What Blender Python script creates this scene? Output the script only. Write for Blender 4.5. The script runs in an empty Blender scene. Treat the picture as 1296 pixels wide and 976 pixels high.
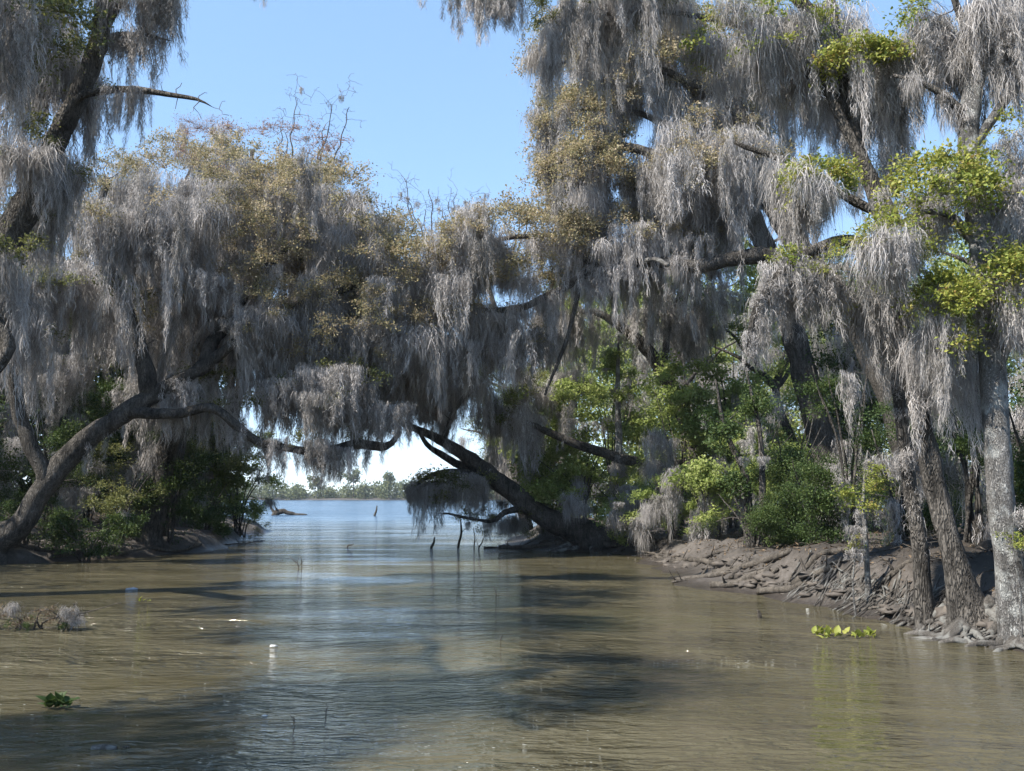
import bpy, math, random
import numpy as np
from mathutils import Vector, noise

SC = bpy.context.scene
COL = SC.collection
R = math.radians

# ------------------------------------------------------------------ camera
FPX, CX, CY, HORIZON, CAMZ = 1245.0, 648.0, 488.0, 628.0, 1.7
PITCH = math.atan((HORIZON - CY) / FPX)
cam_d = bpy.data.cameras.new('camera')
cam_d.sensor_width = 36.0
cam_d.lens = 36.0 * FPX / 1296.0
cam_d.clip_start = 0.1
cam_d.clip_end = 6000
cam = bpy.data.objects.new('camera', cam_d)
cam.location = (0, 0, CAMZ)
cam.rotation_euler = (R(90) + PITCH, 0, 0)
COL.objects.link(cam)
SC.camera = cam

# ------------------------------------------------------------------ sky and sun
SUN_EL = R(49)
SUN_AZ = R(-118)                       # compass angle from +Y towards +X: the sun stands left, a little behind
world = bpy.data.worlds.new('World')
SC.world = world
world.use_nodes = True
wn = world.node_tree
wn.nodes.clear()
sky = wn.nodes.new('ShaderNodeTexSky')
sky.sky_type = 'NISHITA'
sky.sun_disc = False
sky.sun_elevation = SUN_EL
sky.sun_rotation = SUN_AZ
sky.air_density = 0.5
sky.dust_density = 0.0
sky.ozone_density = 2.0
bg = wn.nodes.new('ShaderNodeBackground')
bg.inputs['Strength'].default_value = 0.15
wo = wn.nodes.new('ShaderNodeOutputWorld')
sg = wn.nodes.new('ShaderNodeGamma')                 # hazy spring sky: flatter from horizon to zenith than the clear-air model
sg.inputs['Gamma'].default_value = 0.45
hs = wn.nodes.new('ShaderNodeHueSaturation')
hs.inputs['Saturation'].default_value = 1.5
hs.inputs['Value'].default_value = 2.25
wn.links.new(sky.outputs[0], sg.inputs[0])
wn.links.new(sg.outputs[0], hs.inputs['Color'])
wn.links.new(hs.outputs[0], bg.inputs[0])
wn.links.new(bg.outputs[0], wo.inputs[0])

sun_d = bpy.data.lights.new('sun', 'SUN')
sun_d.energy = 5.0
sun_d.angle = R(0.53)
sun_d.color = (1.0, 0.95, 0.86)
sun = bpy.data.objects.new('sun', sun_d)
to_sun = Vector((math.sin(SUN_AZ) * math.cos(SUN_EL), math.cos(SUN_AZ) * math.cos(SUN_EL), math.sin(SUN_EL)))
sun.rotation_euler = to_sun.to_track_quat('Z', 'Y').to_euler()
sun.location = (0, 0, 60)
COL.objects.link(sun)

SC.view_settings.view_transform = 'Standard'
SC.view_settings.look = 'None'
SC.view_settings.exposure = 1.15
SC.view_settings.gamma = 1.0
SC.view_settings.use_curve_mapping = False
SC.render.engine = 'CYCLES'
SC.cycles.max_bounces = 5
SC.cycles.diffuse_bounces = 2
SC.cycles.glossy_bounces = 3
SC.cycles.transmission_bounces = 3
SC.cycles.transparent_max_bounces = 4
SC.cycles.caustics_reflective = False
SC.cycles.caustics_refractive = False
SC.cycles.use_denoising = True
SC.cycles.sample_clamp_indirect = 4.0

# ------------------------------------------------------------------ helpers
CP, SP = math.cos(PITCH), math.sin(PITCH)


def ray(px, py):
    u = CY - py
    return Vector((px - CX, FPX * CP - u * SP, FPX * SP + u * CP))


def P(px, py, Y):
    d = ray(px, py)
    d *= Y / d.y
    return Vector((d.x, d.y, d.z + CAMZ))


def G(px, py, z=0.0):
    d = ray(px, py)
    k = (z - CAMZ) / d.z
    return Vector((d.x * k, d.y * k, z))


def tag(o, label=None, cat=None, group=None, kind=None):
    if label: o['label'] = label
    if cat: o['category'] = cat
    if group: o['group'] = group
    if kind: o['kind'] = kind
    return o


def empty(name, loc):
    o = bpy.data.objects.new(name, None)
    o.location = loc
    o.empty_display_size = 0.3
    COL.objects.link(o)
    return o


def mesh_np(name, verts, faces, smooth=False):
    """verts (n,3), faces (m,k) with one k, or a list of such arrays"""
    verts = np.asarray(verts, dtype=np.float32)
    fl = faces if isinstance(faces, list) else [faces]
    fl = [np.asarray(f, dtype=np.int32) for f in fl if len(f)]
    me = bpy.data.meshes.new(name)
    me.vertices.add(len(verts))
    me.vertices.foreach_set('co', verts.ravel())
    loops = np.concatenate([f.ravel() for f in fl])
    tot = np.concatenate([np.full(len(f), f.shape[1], dtype=np.int32) for f in fl])
    start = np.concatenate([[0], np.cumsum(tot)[:-1]]).astype(np.int32)
    me.loops.add(len(loops))
    me.loops.foreach_set('vertex_index', loops)
    me.polygons.add(len(tot))
    me.polygons.foreach_set('loop_start', start)
    me.polygons.foreach_set('loop_total', tot)
    if smooth:
        me.polygons.foreach_set('use_smooth', np.ones(len(tot), dtype=bool))
    me.update(calc_edges=True)
    return me


def put(name, me, mat, parent=None, loc=None):
    o = bpy.data.objects.new(name, me)
    if mat and not me.materials:
        me.materials.append(mat)
    if parent is not None:
        o.parent = parent
    if loc is not None:
        o.location = loc
    COL.objects.link(o)
    return o


# ------------------------------------------------------------------ materials
def new_mat(name):
    m = bpy.data.materials.new(name)
    m.use_nodes = True
    m.node_tree.nodes.clear()
    nt = m.node_tree

    def N(t, **kw):
        n = nt.nodes.new(t)
        for k, v in kw.items():
            if k.startswith('i_'):
                n.inputs[k[2:].replace('_', ' ')].default_value = v
            else:
                setattr(n, k, v)
        return n
    out = N('ShaderNodeOutputMaterial')
    return m, nt, N, out


def ramp(N, stops):
    r = N('ShaderNodeValToRGB')
    e = r.color_ramp.elements
    while len(e) < len(stops):
        e.new(0.5)
    for k, (p, c) in enumerate(stops):
        e[k].position = p
        e[k].color = (*c, 1)
    return r


def mat_leafy(name, stops, transl=0.35, rough=0.55, per_island=True, obj_mix=0.35, spec=0.25):
    m, nt, N, out = new_mat(name)
    L = nt.links.new
    geo = N('ShaderNodeNewGeometry')
    oi = N('ShaderNodeObjectInfo')
    mix = N('ShaderNodeMix', data_type='FLOAT')
    mix.inputs[0].default_value = obj_mix
    if per_island:
        L(geo.outputs['Random Per Island'], mix.inputs[2])
    else:
        mix.inputs[2].default_value = 0.5
    L(oi.outputs['Random'], mix.inputs[3])
    cr = ramp(N, stops)
    L(mix.outputs[0], cr.inputs[0])
    p = N('ShaderNodeBsdfPrincipled')
    p.inputs['Roughness'].default_value = rough
    p.inputs['Specular IOR Level'].default_value = spec
    L(cr.outputs[0], p.inputs['Base Color'])
    t = N('ShaderNodeBsdfTranslucent')
    L(cr.outputs[0], t.inputs[0])
    ms = N('ShaderNodeMixShader')
    ms.inputs[0].default_value = transl
    L(p.outputs[0], ms.inputs[1])
    L(t.outputs[0], ms.inputs[2])
    L(ms.outputs[0], out.inputs[0])
    return m


def mat_moss(name, stops):
    m, nt, N, out = new_mat(name)
    L = nt.links.new
    geo = N('ShaderNodeNewGeometry')
    oi = N('ShaderNodeObjectInfo')
    mix = N('ShaderNodeMix', data_type='FLOAT')
    mix.inputs[0].default_value = 0.45
    L(geo.outputs['Random Per Island'], mix.inputs[2])
    L(oi.outputs['Random'], mix.inputs[3])
    cr = ramp(N, stops)
    L(mix.outputs[0], cr.inputs[0])
    d = N('ShaderNodeBsdfDiffuse')
    L(cr.outputs[0], d.inputs[0])
    t = N('ShaderNodeBsdfTranslucent')
    L(cr.outputs[0], t.inputs[0])
    ms = N('ShaderNodeMixShader')
    ms.inputs[0].default_value = 0.22
    L(d.outputs[0], ms.inputs[1])
    L(t.outputs[0], ms.inputs[2])
    L(ms.outputs[0], out.inputs[0])
    return m


def mat_bark(name, dark, light, scale=6.0, lichen=None, bump=0.6):
    m, nt, N, out = new_mat(name)
    L = nt.links.new
    tc = N('ShaderNodeTexCoord')
    mp = N('ShaderNodeMapping')
    mp.inputs['Scale'].default_value = (1.0, 1.0, 0.22)
    L(tc.outputs['Object'], mp.inputs[0])
    n1 = N('ShaderNodeTexNoise')
    n1.inputs['Scale'].default_value = scale * 2.2
    n1.inputs['Detail'].default_value = 6
    n1.inputs['Roughness'].default_value = 0.65
    L(mp.outputs[0], n1.inputs[0])
    v = N('ShaderNodeTexVoronoi')
    v.feature = 'DISTANCE_TO_EDGE'
    v.inputs['Scale'].default_value = scale * 2.6
    wp = N('ShaderNodeTexNoise')
    wp.inputs['Scale'].default_value = scale * 1.2
    wp.inputs['Detail'].default_value = 4
    L(mp.outputs[0], wp.inputs[0])
    wm_ = N('ShaderNodeMix', data_type='RGBA', blend_type='LINEAR_LIGHT')
    wm_.inputs[0].default_value = 0.35
    L(mp.outputs[0], wm_.inputs[6])
    L(wp.outputs['Color'], wm_.inputs[7])
    L(wm_.outputs[2], v.inputs[0])
    n2 = N('ShaderNodeTexNoise')
    n2.inputs['Scale'].default_value = 1.7
    n2.inputs['Detail'].default_value = 4
    L(tc.outputs['Object'], n2.inputs[0])
    add = N('ShaderNodeMath', operation='ADD')
    L(n1.outputs[0], add.inputs[0])
    sub = N('ShaderNodeMath', operation='MULTIPLY_ADD')
    sub.inputs[1].default_value = 0.9
    sub.inputs[2].default_value = -0.3
    L(n2.outputs[0], sub.inputs[0])
    L(sub.outputs[0], add.inputs[1])
    cr = ramp(N, [(0.38, dark), (0.85, light)])
    L(add.outputs[0], cr.inputs[0])
    fis = N('ShaderNodeMapRange')
    fis.inputs[1].default_value = 0.0
    fis.inputs[2].default_value = 0.16
    fis.inputs[3].default_value = 0.5
    fis.inputs[4].default_value = 1.15
    L(v.outputs[0], fis.inputs[0])
    fm = N('ShaderNodeMix', data_type='RGBA', blend_type='MULTIPLY')
    fm.inputs[0].default_value = 1.0
    L(cr.outputs[0], fm.inputs[6])
    L(fis.outputs[0], fm.inputs[7])
    col = fm.outputs[2]
    if lichen:
        n3 = N('ShaderNodeTexNoise')
        n3.inputs['Scale'].default_value = 5.5
        n3.inputs['Detail'].default_value = 5
        L(tc.outputs['Object'], n3.inputs[0])
        r3 = ramp(N, [(0.5, (0, 0, 0)), (0.6, (1, 1, 1))])
        L(n3.outputs[0], r3.inputs[0])
        mx = N('ShaderNodeMix', data_type='RGBA')
        L(r3.outputs[0], mx.inputs[0])
        L(col, mx.inputs[6])
        mx.inputs[7].default_value = (*lichen, 1)
        col = mx.outputs[2]
    p = N('ShaderNodeBsdfPrincipled')
    p.inputs['Roughness'].default_value = 0.88
    p.inputs['Specular IOR Level'].default_value = 0.2
    L(col, p.inputs['Base Color'])
    h = N('ShaderNodeMath', operation='MULTIPLY_ADD')
    vr = N('ShaderNodeMath', operation='MINIMUM')
    vr.inputs[1].default_value = 0.25
    L(v.outputs[0], vr.inputs[0])
    h.inputs[1].default_value = 2.0
    L(vr.outputs[0], h.inputs[0])
    L(n1.outputs[0], h.inputs[2])
    b = N('ShaderNodeBump')
    b.inputs['Strength'].default_value = bump
    b.inputs['Distance'].default_value = 0.06
    L(h.outputs[0], b.inputs['Height'])
    L(b.outputs[0], p.inputs['Normal'])
    L(p.outputs[0], out.inputs[0])
    return m


def mat_plain(name, c, rough=0.7, var=0.25, scale=8.0):
    m, nt, N, out = new_mat(name)
    L = nt.links.new
    tc = N('ShaderNodeTexCoord')
    n = N('ShaderNodeTexNoise')
    n.inputs['Scale'].default_value = scale
    n.inputs['Detail'].default_value = 5
    L(tc.outputs['Object'], n.inputs[0])
    lo = tuple(x * (1 - var) for x in c)
    hi = tuple(min(1, x * (1 + var)) for x in c)
    cr = ramp(N, [(0.3, lo), (0.7, hi)])
    L(n.outputs[0], cr.inputs[0])
    p = N('ShaderNodeBsdfPrincipled')
    p.inputs['Roughness'].default_value = rough
    L(cr.outputs[0], p.inputs['Base Color'])
    L(p.outputs[0], out.inputs[0])
    return m


M = {}
M['moss'] = mat_moss('spanish_moss', [(0.0, (0.15, 0.14, 0.118)), (0.35, (0.315, 0.295, 0.28)), (0.65, (0.465, 0.438, 0.425)), (1.0, (0.63, 0.595, 0.585))])
M['oak_leaf'] = mat_leafy('oak_leaf', [(0.0, (0.11, 0.11, 0.055)), (0.3, (0.26, 0.235, 0.12)), (0.5, (0.38, 0.325, 0.18)), (0.75, (0.42, 0.325, 0.215)), (1.0, (0.53, 0.47, 0.36))], 0.38)
M['olive_leaf'] = mat_leafy('olive_leaf', [(0.0, (0.06, 0.08, 0.03)), (0.5, (0.17, 0.18, 0.06)), (1.0, (0.31, 0.3, 0.12))], 0.38)
M['lime_leaf'] = mat_leafy('lime_leaf', [(0.0, (0.12, 0.18, 0.03)), (0.5, (0.26, 0.29, 0.06)), (0.85, (0.4, 0.38, 0.1)), (1.0, (0.36, 0.2, 0.08))], 0.4)
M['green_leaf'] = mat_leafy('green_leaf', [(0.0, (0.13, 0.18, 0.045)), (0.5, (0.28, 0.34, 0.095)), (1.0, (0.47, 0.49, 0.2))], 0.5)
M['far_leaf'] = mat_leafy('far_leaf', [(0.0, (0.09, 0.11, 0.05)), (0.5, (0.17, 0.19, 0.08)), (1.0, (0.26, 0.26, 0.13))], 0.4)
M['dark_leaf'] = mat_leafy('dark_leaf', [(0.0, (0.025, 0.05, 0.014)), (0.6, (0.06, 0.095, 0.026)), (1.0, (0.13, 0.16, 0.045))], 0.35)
M['rust_leaf'] = mat_leafy('rust_leaf', [(0.0, (0.2, 0.14, 0.13)), (0.5, (0.33, 0.22, 0.18)), (1.0, (0.42, 0.28, 0.2))], 0.4)
M['litter'] = mat_leafy('leaf_litter', [(0.0, (0.06, 0.04, 0.025)), (0.5, (0.16, 0.11, 0.065)), (1.0, (0.3, 0.22, 0.14))], 0.1)
M['bark'] = mat_bark('oak_bark', (0.028, 0.025, 0.022), (0.15, 0.135, 0.12), 5.0, bump=1.0)
M['bark_pale'] = mat_bark('pale_bark', (0.1, 0.093, 0.086), (0.36, 0.345, 0.33), 9.0, lichen=(0.46, 0.46, 0.44), bump=1.0)
M['bark_twig'] = mat_bark('twig_bark', (0.06, 0.052, 0.046), (0.2, 0.18, 0.165), 12.0)
M['bark_root'] = mat_bark('root_bark', (0.025, 0.022, 0.019), (0.17, 0.155, 0.14), 11.0, lichen=(0.22, 0.215, 0.2))
M['drift'] = mat_bark('driftwood', (0.02, 0.017, 0.014), (0.15, 0.13, 0.11), 8.0)


def mat_ground():
    m, nt, N, out = new_mat('bank_mud')
    L = nt.links.new
    tc = N('ShaderNodeTexCoord')
    n1 = N('ShaderNodeTexNoise')
    n1.inputs['Scale'].default_value = 0.9
    n1.inputs['Detail'].default_value = 8
    n1.inputs['Roughness'].default_value = 0.62
    L(tc.outputs['Object'], n1.inputs[0])
    n2 = N('ShaderNodeTexNoise')
    n2.inputs['Scale'].default_value = 9
    n2.inputs['Detail'].default_value = 8
    n2.inputs['Roughness'].default_value = 0.7
    L(tc.outputs['Object'], n2.inputs[0])
    cr = ramp(N, [(0.3, (0.025, 0.021, 0.017)), (0.5, (0.075, 0.064, 0.055)), (0.7, (0.15, 0.132, 0.12))])
    mx = N('ShaderNodeMath', operation='MULTIPLY_ADD')
    mx.inputs[1].default_value = 0.5
    L(n2.outputs[0], mx.inputs[0])
    hf = N('ShaderNodeMath', operation='MULTIPLY')
    hf.inputs[1].default_value = 0.5
    L(n1.outputs[0], hf.inputs[0])
    L(hf.outputs[0], mx.inputs[2])
    L(mx.outputs[0], cr.inputs[0])
    # wet band at the waterline, darker brown further inland
    geo = N('ShaderNodeNewGeometry')
    sep = N('ShaderNodeSeparateXYZ')
    L(geo.outputs['Position'], sep.inputs[0])
    wet = N('ShaderNodeMapRange')
    wet.inputs[1].default_value = 0.02
    wet.inputs[2].default_value = 0.85
    L(sep.outputs[2], wet.inputs[0])
    wm = N('ShaderNodeMix', data_type='RGBA', blend_type='MULTIPLY')
    wm.inputs[0].default_value = 1
    L(cr.outputs[0], wm.inputs[6])
    wc = ramp(N, [(0.0, (0.5, 0.47, 0.44)), (0.3, (1, 1, 1)), (0.62, (1, 1, 1)), (1.0, (0.42, 0.38, 0.33))])
    L(wet.outputs[0], wc.inputs[0])
    L(wc.outputs[0], wm.inputs[7])
    p = N('ShaderNodeBsdfPrincipled')
    rr = N('ShaderNodeMapRange')
    rr.inputs[1].default_value = 0.0
    rr.inputs[2].default_value = 0.25
    rr.inputs[3].default_value = 0.35
    rr.inputs[4].default_value = 0.9
    L(wet.outputs[0], rr.inputs[0])
    L(rr.outputs[0], p.inputs['Roughness'])
    L(wm.outputs[2], p.inputs['Base Color'])
    b = N('ShaderNodeBump')
    b.inputs['Strength'].default_value = 0.8
    b.inputs['Distance'].default_value = 0.06
    L(n2.outputs[0], b.inputs['Height'])
    L(b.outputs[0], p.inputs['Normal'])
    L(p.outputs[0], out.inputs[0])
    return m


def mat_water():
    m, nt, N, out = new_mat('bayou_water')
    L = nt.links.new
    tc = N('ShaderNodeTexCoord')

    def nz(sx, sy, scale, detail, dist=0.0, rot=0.0):
        mp = N('ShaderNodeMapping')
        mp.inputs['Scale'].default_value = (sx, sy, 1)
        mp.inputs['Rotation'].default_value = (0, 0, rot)
        L(tc.outputs['Object'], mp.inputs[0])
        n = N('ShaderNodeTexNoise')
        n.inputs['Scale'].default_value = scale
        n.inputs['Detail'].default_value = detail
        n.inputs['Distortion'].default_value = dist
        L(mp.outputs[0], n.inputs[0])
        return n
    w1 = nz(0.8, 1.5, 0.9, 3, 0.9, 0.25)
    w2 = nz(1.0, 2.6, 4.0, 3, 0.8, -0.2)
    w3 = nz(1.0, 1.8, 13.0, 2, 0.3, 0.3)
    calm = nz(0.3, 1.0, 0.4, 4, 1.0)            # wind streaks: rougher and calmer patches
    # silt clouds
    silt = nz(0.5, 0.9, 0.35, 5, 1.2, 0.2)
    cr = ramp(N, [(0.3, (0.054, 0.047, 0.026)), (0.7, (0.092, 0.08, 0.048))])
    L(silt.outputs[0], cr.inputs[0])
    w0 = nz(0.9, 1.1, 0.33, 2, 0.5, 0.6)
    a1 = N('ShaderNodeMath', operation='MULTIPLY_ADD')
    a1.inputs[1].default_value = 0.34
    L(w2.outputs[0], a1.inputs[0])
    s1 = N('ShaderNodeMath', operation='MULTIPLY')
    s1.inputs[1].default_value = 1.6
    L(w0.outputs[0], s1.inputs[0])
    s0 = N('ShaderNodeMath', operation='ADD')
    L(s1.outputs[0], s0.inputs[0])
    L(w1.outputs[0], s0.inputs[1])
    L(s0.outputs[0], a1.inputs[2])
    a2 = N('ShaderNodeMath', operation='MULTIPLY_ADD')
    a2.inputs[1].default_value = 0.085
    L(w3.outputs[0], a2.inputs[0])
    L(a1.outputs[0], a2.inputs[2])
    cm = N('ShaderNodeMapRange')
    cm.inputs[1].default_value = 0.38
    cm.inputs[2].default_value = 0.62
    cm.inputs[3].default_value = 0.15
    cm.inputs[4].default_value = 1.0
    L(calm.outputs[0], cm.inputs[0])
    b = N('ShaderNodeBump')
    b.inputs['Distance'].default_value = 0.5
    L(cm.outputs[0], b.inputs['Strength'])
    L(a2.outputs[0], b.inputs['Height'])
    p = N('ShaderNodeBsdfPrincipled')
    gp = N('ShaderNodeSeparateXYZ')
    L(tc.outputs['Object'], gp.inputs[0])
    wind = N('ShaderNodeMapRange')                # the open lake is ruffled by wind, the channel is sheltered
    wind.inputs[1].default_value = 30
    wind.inputs[2].default_value = 90
    wind.inputs[3].default_value = 0.05
    wind.inputs[4].default_value = 0.2
    L(gp.outputs[1], wind.inputs[0])
    L(wind.outputs[0], p.inputs['Roughness'])
    p.inputs['IOR'].default_value = 1.33
    p.inputs['Specular IOR Level'].default_value = 0.5
    lk = N('ShaderNodeMapRange')                  # brown silt gives way to blue painted in for the lake's reflected sky
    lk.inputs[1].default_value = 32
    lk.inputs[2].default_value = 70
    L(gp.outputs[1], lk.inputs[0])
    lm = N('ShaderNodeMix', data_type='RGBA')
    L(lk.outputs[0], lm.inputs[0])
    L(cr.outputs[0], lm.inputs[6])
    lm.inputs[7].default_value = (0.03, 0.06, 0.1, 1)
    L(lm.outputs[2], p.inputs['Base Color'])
    L(b.outputs[0], p.inputs['Normal'])
    L(p.outputs[0], out.inputs[0])
    return m


M['ground'] = mat_ground()
M['water'] = mat_water()

# ------------------------------------------------------------------ terrain and water
shore_r = [(9, -30), (7.5, 0), (6.0, 8.2)] + [tuple(G(a, b)[:2]) for a, b in ((1296, 830), (1210, 812), (1150, 800), (1070, 785), (1010, 768), (930, 748), (880, 738), (835, 716), (800, 706), (760, 701), (700, 699), (668, 698), (645, 693), (652, 681), (710, 667))] + [(14, 68), (45, 90), (200, 120), (900, 150), (900, -30)]
shore_l = [(-8.5, -30), (-9.5, 0), (-11.5, 12), (-12.4, 19)] + [tuple(G(a, b)[:2]) for a, b in ((0, 716), (100, 711), (180, 705), (250, 698), (300, 684), (335, 674), (325, 664))] + [(-22, 68), (-50, 85), (-200, 110), (-900, 150), (-900, -30)]
far_sh = [(-1500, 470), (-300, 430), (-160, 418), (-100, 424), (-70, 415), (-20, 428), (80, 420), (250, 440), (1500, 500), (1500, 2600), (-1500, 2600)]


def sdist(X, Y, poly):
    """signed distance to a polygon, positive inside"""
    d = np.full(X.shape, 1e9)
    ins = np.zeros(X.shape, bool)
    n = len(poly)
    for k in range(n):
        ax, ay = poly[k]
        bx, by = poly[(k + 1) % n]
        ex, ey = bx - ax, by - ay
        t = np.clip(((X - ax) * ex + (Y - ay) * ey) / (ex * ex + ey * ey), 0, 1)
        d = np.minimum(d, np.hypot(X - ax - t * ex, Y - ay - t * ey))
        c = ((ay > Y) != (by > Y)) & (X < ex * (Y - ay) / (ey if ey else 1e-9) + ax)
        ins ^= c
    return np.where(ins, d, -d)


_rs = np.random.RandomState(5)
_waves = [(_rs.uniform(-1, 1, 2) * 2 * math.pi * f, _rs.uniform(0, 6.3), a) for f, a in
          [(0.07, 1.0)] * 4 + [(0.2, 0.6)] * 6 + [(0.5, 0.35)] * 8 + [(1.1, 0.16)] * 10 + [(2.2, 0.08)] * 10]


def wnoise(X, Y):
    s = 0
    for k, ph, a in _waves:
        s = s + a * np.sin(X * k[0] + Y * k[1] + ph)
    return s / 4.0


def height(X, Y):
    X = np.asarray(X, float)
    Y = np.asarray(Y, float)
    n = wnoise(X, Y)
    dr = sdist(X, Y, shore_r) + 0.25 * n
    dl = sdist(X, Y, shore_l) + 0.35 * n
    df = sdist(X, Y, far_sh)

    def prof(d, pts):
        return np.interp(d, [p[0] for p in pts], [p[1] for p in pts])
    steep = np.clip((22 - Y) / 8, 0, 1)
    hr = prof(dr, [(-6, -1.6), (-1.5, -0.3), (0, 0.0), (0.4, 0.14), (0.75, 0.4), (1.0, 0.74), (2.5, 0.95), (8, 1.2), (60, 1.6)]) * (0.62 + 0.38 * steep)
    hl = prof(dl, [(-6, -1.6), (-1.2, -0.3), (0, 0.0), (0.3, 0.3), (1.2, 0.5), (5, 0.8), (60, 1.4)])
    hf = prof(df, [(-30, -1.6), (0, 0), (6, 0.7), (200, 3)])
    h = np.maximum(np.maximum(hr, hl), hf)
    return h + 0.12 * n * np.clip(h + 0.6, 0, 1.0) + np.clip(h * 4, 0, 1) * (0.16 * np.abs(wnoise(X * 2.6 + 7, Y * 2.6)) + 0.08 * np.abs(wnoise(X * 6.3 + 3, Y * 6.3)) - 0.06)


def hgt(x, y):
    return float(height(np.array([x]), np.array([y]))[0])


def axis(parts):
    out = []
    for a, b, s in parts:
        out += list(np.arange(a, b, s))
    out.append(parts[-1][1])
    return np.array(out)


ax = axis([(-1500, -300, 200), (-300, -60, 20), (-60, -20, 2.0), (-20, 2, 0.33), (2, 10, 0.11), (10, 24, 0.5), (24, 60, 2.5), (60, 300, 20), (300, 1500, 200)])
ay = axis([(-60, 4, 4), (4, 7, 0.5), (7, 26, 0.14), (26, 52, 0.4), (52, 110, 3), (110, 400, 20), (400, 450, 3), (450, 2600, 150)])
XX, YY = np.meshgrid(ax, ay)
ZZ = height(XX, YY)
nx, ny = len(ax), len(ay)
vid = np.arange(nx * ny).reshape(ny, nx)
quads = np.stack([vid[:-1, :-1], vid[:-1, 1:], vid[1:, 1:], vid[1:, :-1]], -1).reshape(-1, 4)
tag(put('ground', mesh_np('ground', np.stack([XX, YY, ZZ], -1).reshape(-1, 3), quads, True), M['ground']),
    'muddy grey brown river banks', None, None, 'structure')
wv = np.array([(-1500, -60, 0), (1500, -60, 0), (1500, 2600, 0), (-1500, 2600, 0)], float)
tag(put('water', mesh_np('water', wv, np.array([[0, 1, 2, 3]])), M['water']),
    'murky olive brown bayou water opening into a blue lake', None, None, 'structure')


# ------------------------------------------------------------------ tubes
def catmull(pts, step):
    """pts: list of (x,y,z,r); returns resampled (n,4)"""
    p = np.array(pts, float)
    if len(p) < 3:
        p = np.vstack([p[0], (p[0] + p[-1]) / 2, p[-1]])
    q = np.vstack([2 * p[0] - p[1], p, 2 * p[-1] - p[-2]])
    out = []
    for k in range(1, len(q) - 2):
        a, b, c, d = q[k - 1], q[k], q[k + 1], q[k + 2]
        n = max(2, int(np.linalg.norm(c[:3] - b[:3]) / step))
        t = np.linspace(0, 1, n, endpoint=False)[:, None]
        out.append(0.5 * (2 * b + (c - a) * t + (2 * a - 5 * b + 4 * c - d) * t ** 2 + (3 * b - a - 3 * c + d) * t ** 3))
    out.append(q[-2][None])
    r = np.vstack(out)
    r[:, 3] = np.maximum(r[:, 3], 0.003)
    return r


def tube(path, sides=10, lump=0.0, seed=0.0, cap=True):
    """path (n,4) -> verts, quads"""
    path = np.asarray(path, float)
    n = len(path)
    c = path[:, :3]
    t = np.gradient(c, axis=0)
    t /= np.linalg.norm(t, axis=1)[:, None] + 1e-9
    up = np.array([0.0, 0, 1]) if abs(t[0][2]) < 0.9 else np.array([1.0, 0, 0])
    u = np.cross(t[0], up)
    u /= np.linalg.norm(u)
    ang = np.arange(sides) / sides * 2 * math.pi
    V = np.empty((n, sides, 3))
    for k in range(n):
        u = u - t[k] * np.dot(u, t[k])
        u /= np.linalg.norm(u) + 1e-9
        w = np.cross(t[k], u)
        r = np.full(sides, path[k, 3])
        if lump:
            for s in range(sides):
                q = c[k] + (u * math.cos(ang[s]) + w * math.sin(ang[s])) * path[k, 3]
                f = 1.0 / max(0.12, path[k, 3])
                r[s] *= 1 + lump * (noise.noise(Vector(q * 0.45 * f + seed)) + 0.5 * noise.noise(Vector((q[0] * f * 1.3, q[1] * f * 1.3, q[2] * f * 0.4 + seed))))
        V[k] = c[k] + (np.cos(ang)[:, None] * u + np.sin(ang)[:, None] * w) * r[:, None]
    idx = np.arange(n * sides).reshape(n, sides)
    nx_ = np.roll(idx, -1, axis=1)
    F = np.stack([idx[:-1], nx_[:-1], nx_[1:], idx[1:]], -1).reshape(-1, 4)
    V = V.reshape(-1, 3)
    if cap:
        V = np.vstack([V, c[0], c[-1]])
        T = np.concatenate([np.stack([nx_[0], idx[0], np.full(sides, n * sides)], -1),
                            np.stack([idx[-1], nx_[-1], np.full(sides, n * sides + 1)], -1)])
        return V, F, T
    return V, F, None


class MB:
    def __init__(self):
        self.v, self.q, self.t, self.n = [], [], [], 0

    def add(self, V, F=None, T=None):
        self.v.append(V)
        if F is not None and len(F): self.q.append(np.asarray(F) + self.n)
        if T is not None and len(T): self.t.append(np.asarray(T) + self.n)
        self.n += len(V)

    def mesh(self, name, smooth=True):
        fl = []
        if self.q: fl.append(np.vstack(self.q))
        if self.t: fl.append(np.vstack(self.t))
        return mesh_np(name, np.vstack(self.v), fl, smooth)


# ------------------------------------------------------------------ moss and leaf prototypes
def unit(rs, n):
    v = rs.normal(0, 1, (n, 3))
    return v / np.linalg.norm(v, axis=1)[:, None]


def ribbons(pts, width, rs):
    """pts (S,K,3) -> strands as thin twisted ribbons"""
    S, K, _ = pts.shape
    a = rs.uniform(0, math.pi, (S, 1)) + np.linspace(0, 1, K)[None] * rs.uniform(-1.5, 1.5, (S, 1))
    side = np.stack([np.cos(a), np.sin(a), rs.uniform(-0.3, 0.3, (S, K))], -1)
    w = (width * rs.uniform(0.6, 1.4, (S, 1)) * np.interp(np.linspace(0, 1, K), [0, 0.3, 1], [0.7, 1, 0.15])[None])[..., None] * 0.5
    V = np.stack([pts - side * w, pts + side * w], 2).reshape(-1, 3)
    b = np.arange(S * K * 2).reshape(S, K, 2)
    F = np.stack([b[:, :-1, 0], b[:, :-1, 1], b[:, 1:, 1], b[:, 1:, 0]], -1).reshape(-1, 4)
    return V, F


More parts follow.
